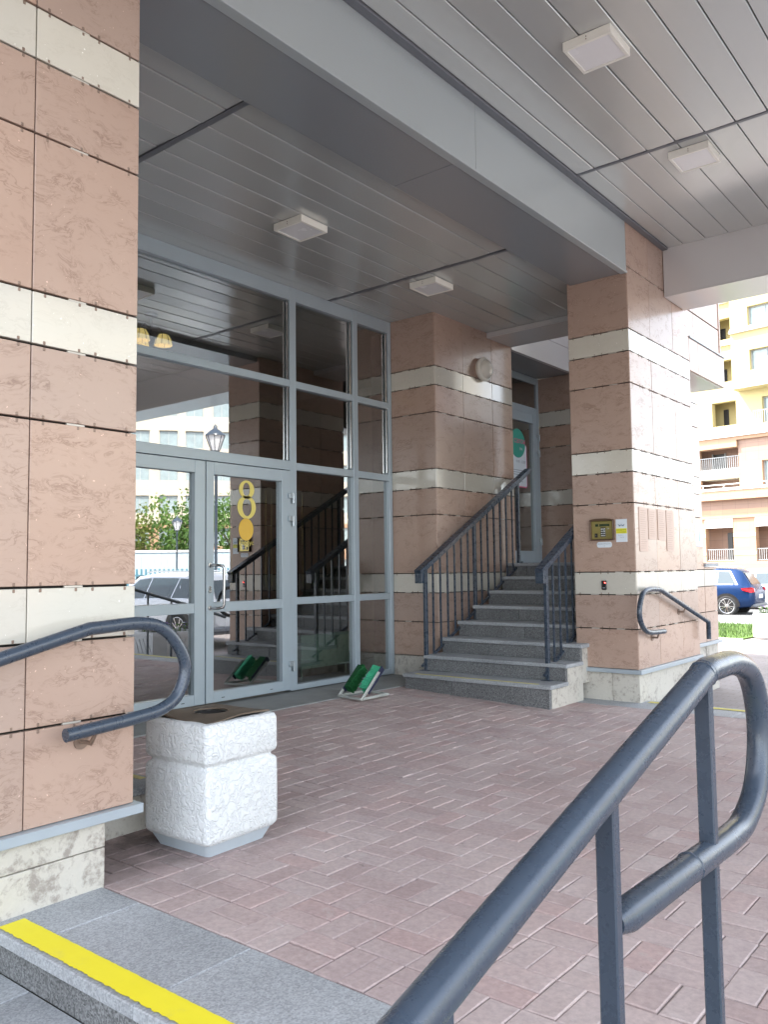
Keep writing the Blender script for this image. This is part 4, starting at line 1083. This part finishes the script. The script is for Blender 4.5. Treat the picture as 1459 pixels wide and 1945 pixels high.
# ------------------------------------------------------------------ planters, grass
def flower_planter(loc, label, sz=1.0, rz=0):
    t = thing('flower_planter', label, 'planter', loc, rz, 'pale concrete flower planters')
    q = MB(); a, c = .36*sz, .13*sz
    def oc(k, z): return [(x*k, y*k, z) for x, y in ((a, -a+c), (a, a-c), (a-c, a), (-a+c, a), (-a, a-c), (-a, -a+c), (-a+c, -a), (a-c, -a))]
    loft(q, [oc(.92, 0), oc(.96, .04*sz), oc(1.0, .05*sz), oc(1.0, .36*sz), oc(.97, .40*sz), oc(.86, .40*sz), oc(.84, .33*sz)], 0, False, (True, True)); q.build('body', M['concrete_planter'], t)
    q = MB()
    for ax in (0, 1):
        for sg_ in (-1, 1):
            for k in range(4):
                p0 = Vector(((-a+c+.03)+k*.09*sz, 0, .09*sz)); p1 = Vector(((-a+c+.03)+k*.09*sz+.11*sz, 0, .31*sz))
                if p1.x > a-c: continue
                f_ = (lambda v: (v.x, sg_*(a+.003), v.z)) if ax == 0 else (lambda v: (sg_*(a+.003), v.x, v.z))
                q.bar(f_(p0), f_(p1), .022*sz, .012, up=(0,1,0) if ax == 0 else (1,0,0))
    q.build('relief', M['concrete_planter'], t)
    q = MB(); q.prism([(v[0], v[1]) for v in oc(.85, 0)], lambda u, w, d: (u, w, d), .33*sz, .37*sz); q.build('soil', M['soil'], t)
    lf, p1, p2 = MB(), MB(), MB()
    for i in range(90):
        x, y = random.uniform(-.27, .27)*sz, random.uniform(-.27, .27)*sz; h_ = .38*sz+random.uniform(.02, .16)
        an = random.uniform(0, 6.3); l = .05
        lf.tube([(x, y, .36*sz), (x+.02*math.cos(an), y+.02*math.sin(an), h_)], .004, 4, smooth=False)
        lf.add([(x, y, h_-.03), (x+l*math.cos(an), y+l*math.sin(an), h_), (x+l*math.cos(an+.7), y+l*math.sin(an+.7), h_+.01)], [(0,1,2)])
        if i % 2 == 0:
            tgt = p1 if i % 4 else p2
            for k in range(5):
                b = an+k*1.257; tgt.add([(x, y, h_), (x+.035*math.cos(b-.4), y+.035*math.sin(b-.4), h_+.012), (x+.035*math.cos(b+.4), y+.035*math.sin(b+.4), h_+.012)], [(0,1,2)])
    lf.build('foliage', M['leaf_green'], t); p1.build('petals', M['petal_purple'], t); p2.build('petals', M['petal_white'], t)
    return t
flower_planter((-4.72, 19.45, -.42), 'pale planter with purple and white petunias at the right edge before the blue car', 1.45, R(10))
flower_planter((.6, 8.7, GZ), 'textured planter of petunias beside the far steps, seen in the door reflection', 1.25)
q = MB()
for i in range(5200):
    x = random.uniform(-11, -5.35); y = random.uniform(18.6, 24.5); z0 = GZ-(y-12)*.015
    a = random.uniform(0, 6.3); h_ = random.uniform(.07, .19); w = .010; dx, dy = math.cos(a)*w, math.sin(a)*w; lx, ly = random.gauss(0, .04), random.gauss(0, .04)
    q.add([(x-dx, y-dy, z0), (x+dx, y+dy, z0), (x+lx, y+ly, z0+h_)], [(0,1,2)])
g_ = q.build('grass', M['grass_blade']); g_['kind'] = 'stuff'; tag(g_, 'patch of bright green grass beyond the porch pillar', 'grass')
q = MB(); q.box(-11.2, -5.25, 18.45, 18.57, -.6, -.36, 0, .01); q.box(-11.2, -5.25, 24.6, 24.75, -.7, -.40, 0, .01)
q.add([(-11.1, 18.57, -.37), (-5.3, 18.57, -.37), (-5.3, 24.6, -.46), (-11.1, 24.6, -.46)], [(0,1,2,3)], 1)
o = q.build('lawn_kerb', [M['concrete_planter'], M['leaf_green']]); o['kind'] = 'structure'

# ------------------------------------------------------------------ far apartment building on the right
FB = thing('apartment_building', 'far sunlit apartment block with yellow upper floors over peach stone arcades', 'building', (-17.274, 60.551, 0), math.atan2(-.155, .988))
def fb(nm, boxes, m, parent=None):
    if nm in ('header_beam', 'slab', 'slab_under', 'balcony_door', 'door_frame', 'loggia_door', 'loggia_window', 'stone_band', 'cornice', 'floor_slab', 'end_wall', 'second_floor_wall'):
        for b in boxes:
            q = MB(); q.box(*b); q.build(nm, M[m], FB)
        return
    q = MB()
    for b in boxes: q.box(*b)
    return q.build(nm, M[m], parent or FB)
def wall_open(u0, u1, z0, z1, opens, y0=0, y1=.5):
    """solid wall pieces around openings (sorted along u, all spanning z inside the band)"""
    out = []; x = u0
    for a, b, c, d in sorted(opens):
        if a > x: out.append((x, a, y0, y1, z0, z1))
        if c > z0: out.append((a, b, y0, y1, z0, c))
        if d < z1: out.append((a, b, y0, y1, d, z1))
        x = b
    if x < u1: out.append((x, u1, y0, y1, z0, z1))
    return out
UL, UR = -26.0, 22.0
go = [(-2.27, -.25), (1.32, 3.9), (5.5, 8.1), (9.7, 12.3), (13.9, 16.5), (-5.9, -3.4), (-9.5, -7.0), (-13.1, -10.6), (-16.7, -14.2)]
fb('ground_floor_wall', wall_open(UL, UR, -.8, 4.46, [(a, b, 1.45, 4.46) for a, b in go]), 'far_peach')
fb('stone_band', [(UL, UR, -.04, 0, z, z+.28) for z in (1.95, 3.12)] and [(a, b, -.03, 0, z, z+.25) for z in (1.9, 3.15) for a, b in ((-.25, 1.32), (3.9, 5.5), (8.1, 9.7), (-3.4, -2.27))], 'far_cream')
fb('header_beam', [(a, b, -.05, .3, 3.82, 4.46) for a, b in go], 'far_white')
fb('lower_band', [(UL, UR, -.15, .5, 4.46, 5.08)], 'far_peach'); fb('brown_band', [(UL, UR, -.05, .5, 5.08, 5.74)], 'far_brown')
fb('balcony_front', [(UL, UR, -.7, .5, 5.74, 6.39)], 'far_peach'); fb('balcony_cap', [(UL, UR, -.78, .5, 6.39, 6.56)], 'far_white')
fb('second_floor_wall', wall_open(UL, .4, 6.56, 9.42, [(-2.6, .38, 6.56, 9.42), (-8.6, -5.6, 6.56, 9.42), (-14.6, -11.6, 6.56, 9.42)])+wall_open(.4, UR, 6.56, 8.41, [(2.0, 3.7, 6.6, 8.31), (6.0, 7.7, 6.6, 8.31), (10, 11.7, 6.6, 8.31), (14, 15.7, 6.6, 8.31)], -.12, .5), 'far_peach')
fb('brown_wall', [(.4, UR, -.12, .5, 8.41, 9.9)], 'far_brown')
fb('slab', [(-2.7, .39, -.15, 1.6, 7.5, 7.9), (-8.7, -5.5, -.15, 1.6, 7.5, 7.9)], 'far_white'); fb('slab_under', [(-2.7, .39, -.05, 1.6, 7.3, 7.5), (-8.7, -5.5, -.05, 1.6, 7.3, 7.5)], 'far_cream')
fb('fascia', [(UL, UR, -.35, .5, 9.9, 10.14), (UL, .39, -.35, .5, 9.42, 9.9)], 'far_peach'); fb('white_cornice', [(UL, UR, -.55, .5, 10.14, 10.42)], 'far_white')
fb('recess_wall', [(UL, UR, 1.6, 1.9, -.8, 10.14)], 'far_brown')
fb('floor_slab', [(UL, UR, .5, 1.6, z, z+.15) for z in (1.3, 4.5, 6.4, 9.9)], 'far_cream')
log = [(-1.44, .31), (-7.4, -5.6), (-13.4, -11.6), (-19.4, -17.6)]
lz = [(11.04, 12.75), (14.16, 15.71), (17.2, 18.73), (20.2, 21.7), (23.2, 24.7)]
up = []; zc = 10.42
for k, (a, b) in enumerate(lz):
    zt = (lz[k+1][0]-.7) if k < len(lz)-1 else 26.5
    up += wall_open(UL, .52, zc, zt, [(u, v, a, b) for u, v in log]); zc = zt
up += wall_open(.52, UR, 10.42, 13.3, [(2.12+3.6*k, 3.9+3.6*k, 10.9, 12.7) for k in range(5)], .0, .5)
up += wall_open(.52, UR, 13.3, 16.9, [(1.79+3.6*k, 3.9+3.6*k, 14.46, 15.88) for k in range(5)], -.9, .5)
up += wall_open(.52, UR, 16.9, 20.2, [(1.75+3.6*k, 3.9+3.6*k, 17.58, 18.9) for k in range(5)], -.9, .5)
up += wall_open(.52, UR, 20.2, 26.5, [(1.75+3.6*k, 3.9+3.6*k, 20.6, 22) for k in range(5)], -.9, .5)
fb('upper_wall', up, 'far_yellow'); fb('loggia_wall', [(UL, UR, 1.6, 1.9, 10.42, 26.5)]+[(UL, .5, .5, 1.6, z, z+.2) for z in (10.8, 13.9, 16.95, 19.95, 22.9, 25.5)], 'far_yellow')
fb('cornice', [(.52, UR, -1.1, -.9, 13.32, 13.48), (.52, UR, -1.15, -.9, 17.2, 17.35), (.52, UR, -1.05, -.9, 17.35, 17.5), (-5, .52, -.2, 0, 16.75, 16.88), (-5, .52, -.2, 0, 19.8, 19.9)], 'far_white')
fb('roof', [(UL, UR, 0, 14, 26.5, 26.8)], 'far_white'); fb('end_wall', [(UL, UL+.4, .5, 14, -.8, 26.5), (UR-.4, UR, .5, 14, -.8, 26.5), (UL, UR, 13.6, 14, -.8, 26.5)], 'far_yellow')
def far_window(u0, u1, z0, z1, y, par=FB):
    q = MB(); fr_ = .07
    for b in ((u0, u1, z0, z0+fr_), (u0, u1, z1-fr_, z1)): q.box(b[0], b[1], y, y+.08, b[2], b[3])
    for u in (u0, (u0+u1)/2-fr_/2, u1-fr_): q.box(u, u+fr_, y+.001, y+.079, z0+fr_, z1-fr_)
    o = q.build('window', M['far_frame'], par)
    q = MB(); q.box(u0+fr_, u1-fr_, y+.04, y+.05, z0+fr_, z1-fr_); q.build('pane', M['far_glass'], o)
for k in range(3):
    far_window(1.79+3.6*k, 3.9+3.6*k, 14.46, 15.88, -.6); far_window(1.75+3.6*k, 3.9+3.6*k, 17.58, 18.9, -.6); far_window(2.12+3.6*k, 3.9+3.6*k, 10.9, 12.7, .3); far_window(2.0+4*k, 3.7+4*k, 6.6, 8.31, .2)
for a, b in lz[:3]: fb('loggia_door', [(-1.3, -.95, 1.5, 1.59, a, b-.3)], 'dark_plastic')
fb('loggia_window', [(.12, .30, 1.4, 1.59, a+.5, b-.2) for a, b in lz[:4]], 'far_brown')
fb('balcony_door', [(-2.2, -1.35, 1.5, 1.59, 7.9, 9.25), (-1.35, -1.0, 1.45, 1.59, 1.45, 3.5)], 'dark_plastic')
fb('door_frame', [(-2.3, -2.2, 1.45, 1.59, 7.9, 9.3), (-1.35, -1.27, 1.45, 1.59, 7.9, 9.3), (-.7, -.25, 1.4, 1.58, 1.45, 3.7)], 'far_frame')
for u0, u1, zb, zt, y in ((-2.27, -.25, 1.5, 2.32, .1), (1.32, 3.9, 1.5, 2.32, .1), (-2.6, .38, 7.95, 8.85, .0), (5.5, 8.1, 1.5, 2.32, .1)):
    q = MB(); q.box(u0, u1, y, y+.05, zt-.05, zt); q.box(u0, u1, y, y+.05, zb, zb+.05)
    n = int((u1-u0)/.15)
    for k in range(n+1): q.box(u0+k*.15, u0+k*.15+.03, y+.01, y+.04, zb+.05, zt-.05)
    q.build('railing', M['far_frame'], FB)
q = MB(); q.box(UL, UR, -.72, -.66, 6.78, 6.84)
for k in range(30): q.box(UL+k*1.5, UL+k*1.5+.05, -.71, -.67, 6.56, 6.78)
q.build('railing', M['far_white'], FB)
q = MB()
for u0 in (2.3, ): 
    q.box(1.75, 4.2, -.6, -.56, 11.65, 11.7)
    for k in range(17): q.box(1.75+k*.15, 1.78+k*.15, -.59, -.57, 10.42, 11.65)
    q.box(1.75, 1.79, -.56, .0, 11.65, 11.7)
q.build('railing', M['far_frame'], FB)

# ------------------------------------------------------------------ yard seen only in the glass reflection
OB = thing('apartment_building', 'cream apartment block across the yard, seen reflected in the glass doors', 'building', (50, 53, -.5), R(-50))
NW = 12; W0 = -24
walls = []; wins = []
for f_ in range(9):
    z0 = f_*3.1; ops = []
    for k in range(NW): u = W0+2.0+k*5.0; ops.append((u, u+1.7, z0+1.0, z0+2.7)); ops.append((u+2.4, u+4.1, z0+1.0, z0+2.7))
    q = wall_open(W0, W0+61, z0, z0+3.1, ops); walls.append((q, f_)); wins += ops
for nm, sel, m in (('lower_wall', lambda f: f < 2, 'far_peach'), ('upper_wall', lambda f: f >= 2, 'far_cream')):
    q = MB()
    for w, f_ in walls:
        if sel(f_):
            for b in w: q.box(*b)
    q.build(nm, M[m], OB)
wins.sort(key=lambda w: abs(w[0])+abs(w[2]-9))
for a, b, c, d in wins[:70]:
    q = MB()
    for bb in ((a, b, c, c+.07), (a, b, d-.07, d)): q.box(bb[0], bb[1], .2, .28, bb[2], bb[3])
    for u in (a, (a+b)/2-.03, b-.07): q.box(u, u+.07, .201, .279, c+.07, d-.07)
    o = q.build('window', M['far_frame'], OB); q = MB(); q.box(a+.07, b-.07, .24, .25, c+.07, d-.07); q.build('pane', M['far_glass'], o)
q = MB()
for a, b, c, d in wins[70:]: q.box(a, b, .2, .25, c, d)
o = q.build('window', M['far_glass'], OB); o['kind'] = 'stuff'
q = MB(); q.box(W0, W0+61, -.3, 14, 27.9, 28.4); q.build('roof', M['far_white'], OB)
q = MB(); q.box(W0, W0+.4, .5, 14, 0, 27.9); q.box(W0+60.6, W0+61, .5, 14, 0, 27.9); q.box(W0, W0+61, 2.5, 2.7, 0, 27.9); q.build('inner_wall', M['far_brown'], OB)
def tree(name, label, loc, h, cr, m, seed, n=2600, low=.25, cat='tree'):
    rnd = random.Random(seed); t = thing(name, label, cat, loc, 0, 'trees and shrubs across the yard')
    q = MB(); q.tube([(0, 0, 0), (.05, .02, h*.3), (-.03, .05, h*.6), (.02, 0, h*.85)], [.11, .09, .06, .02], 8)
    for k in range(9):
        a = rnd.uniform(0, 6.3); z = h*rnd.uniform(.2, .7); r_ = cr*rnd.uniform(.5, .9)
        q.tube([(0, 0, z), (r_*.5*math.cos(a), r_*.5*math.sin(a), z+r_*.3), (r_*math.cos(a), r_*math.sin(a), z+r_*.6)], [.04, .025, .01], 6)
    q.build('trunk', M['bark'], t)
    q = MB(); clumps = [(rnd.uniform(-1, 1)*cr*.75, rnd.uniform(-1, 1)*cr*.75, h*rnd.uniform(low, .95), rnd.uniform(.35, .6)*cr) for _ in range(22)]
    for i in range(n):
        cx, cy, cz, r_ = clumps[i % len(clumps)]
        v = Vector((rnd.gauss(0, 1), rnd.gauss(0, 1), rnd.gauss(0, 1))).normalized()*r_*rnd.uniform(.6, 1.05)
        p = Vector((cx, cy, cz))+v; a = Vector((rnd.gauss(0, 1), rnd.gauss(0, 1), rnd.gauss(0, 1))).normalized(); b = a.cross(v).normalized(); s_ = rnd.uniform(.07, .14)
        if p.z < .1: continue
        q.add([p-a*s_, p+b*s_*.6, p+a*s_, p-b*s_*.6], [(0,1,2,3)])
    q.build('crown', M[m], t); return t
tree('broadleaf_tree', 'round green tree left of the containers in the door reflection', (24.0, 26.9, -.5), 5.6, 1.9, 'leaf_green', 1)
tree('broadleaf_tree', 'pale yellow green tree in the door reflection', (26.5, 26.3, -.5), 5.0, 1.7, 'leaf_yellow', 2)
tree('broadleaf_tree', 'large green tree near the pillar edge in the door reflection', (22.0, 28.4, -.5), 5.2, 2.0, 'leaf_green', 3)
tree('broadleaf_tree', 'bushy yellow green tree beside the pillar reflection', (20.4, 29.8, -.5), 4.6, 1.8, 'leaf_yellow', 4)
tree('broadleaf_tree', 'green tree at the far left of the door reflection', (28.5, 24.0, -.5), 5.4, 1.9, 'leaf_green', 5)
t = thing('shipping_container', 'pale blue ribbed container behind the trees in the door reflection', 'container', (21.3, 25.1, -.5), R(-45))
q = MB(); q.box(-3, 3, -1.2, 1.2, .1, 2.6)
for k in range(20): q.box(-2.9+k*.3, -2.78+k*.3, -1.24, -1.2, .2, 2.5)
q.build('body', M['container_paint'], t)
q = MB()
for z in (.0, 2.6): q.box(-3.05, 3.05, -1.26, 1.26, z, z+.1)
for x in (-3.05, 2.93): q.box(x, x+.12, -1.26, -1.14, .1, 2.6)
q.build('frame', M['far_white'], t)
t = thing('metal_fence', 'light blue picket fence along the yard in the door reflection', 'fence', (12.7, 18, -.45), R(-38))
q = MB()
for k in range(90): q.box(-7+k*.16, -6.93+k*.16, 0, .02, 0, 1.75)
q.build('pickets', M['blue_fence'], t); q = MB(); q.box(-7.1, 7.5, -.03, 0, .25, .3); q.box(-7.1, 7.5, -.03, 0, 1.5, 1.55); q.build('rail', M['blue_fence'], t)
def street_lamp(loc, label, h=4.1):
    t = thing('street_lamp', label, 'street lamp', loc, 0, 'black lantern street lamps in the yard')
    q = MB(); q.lathe([(.12, 0), (.12, .05), (.07, .12), (.06, .6), (.04, .7), (.035, h-.75), (.05, h-.70), (.03, h-.62)], (0, 0, 0), 16); q.build('pole', M['black_paint'], t)
    q = MB(); q.lathe([(.0, h-.62), (.09, h-.60), (.10, h-.57)], (0, 0, 0), 8); q.lathe([(.25, h-.20), (.24, h-.17), (.12, h-.06), (.05, h-.02), (.05, h+.04), (.03, h+.06), (.0, h+.10)], (0, 0, 0), 16)
    for k in range(8):
        a = 2*math.pi*k/8; q.tube([(.10*math.cos(a), .10*math.sin(a), h-.58), (.24*math.cos(a), .24*math.sin(a), h-.19)], .010, 5)
    q.build('lantern_frame', M['black_paint'], t)
    q = MB(); q.lathe([(.09, h-.57), (.225, h-.20)], (0, 0, 0), 8, smooth=False); q.build('lantern_glass', M['lamp_diffuser'], t)
    return t
street_lamp((4.6, 13.1, -.3), 'nearer black lantern lamp, large at the top of the door reflection', 5.0)
street_lamp((19.1, 22.9, -.5), 'distant black lantern lamp, small in the left door reflection')

bpy.context.view_layer.update()
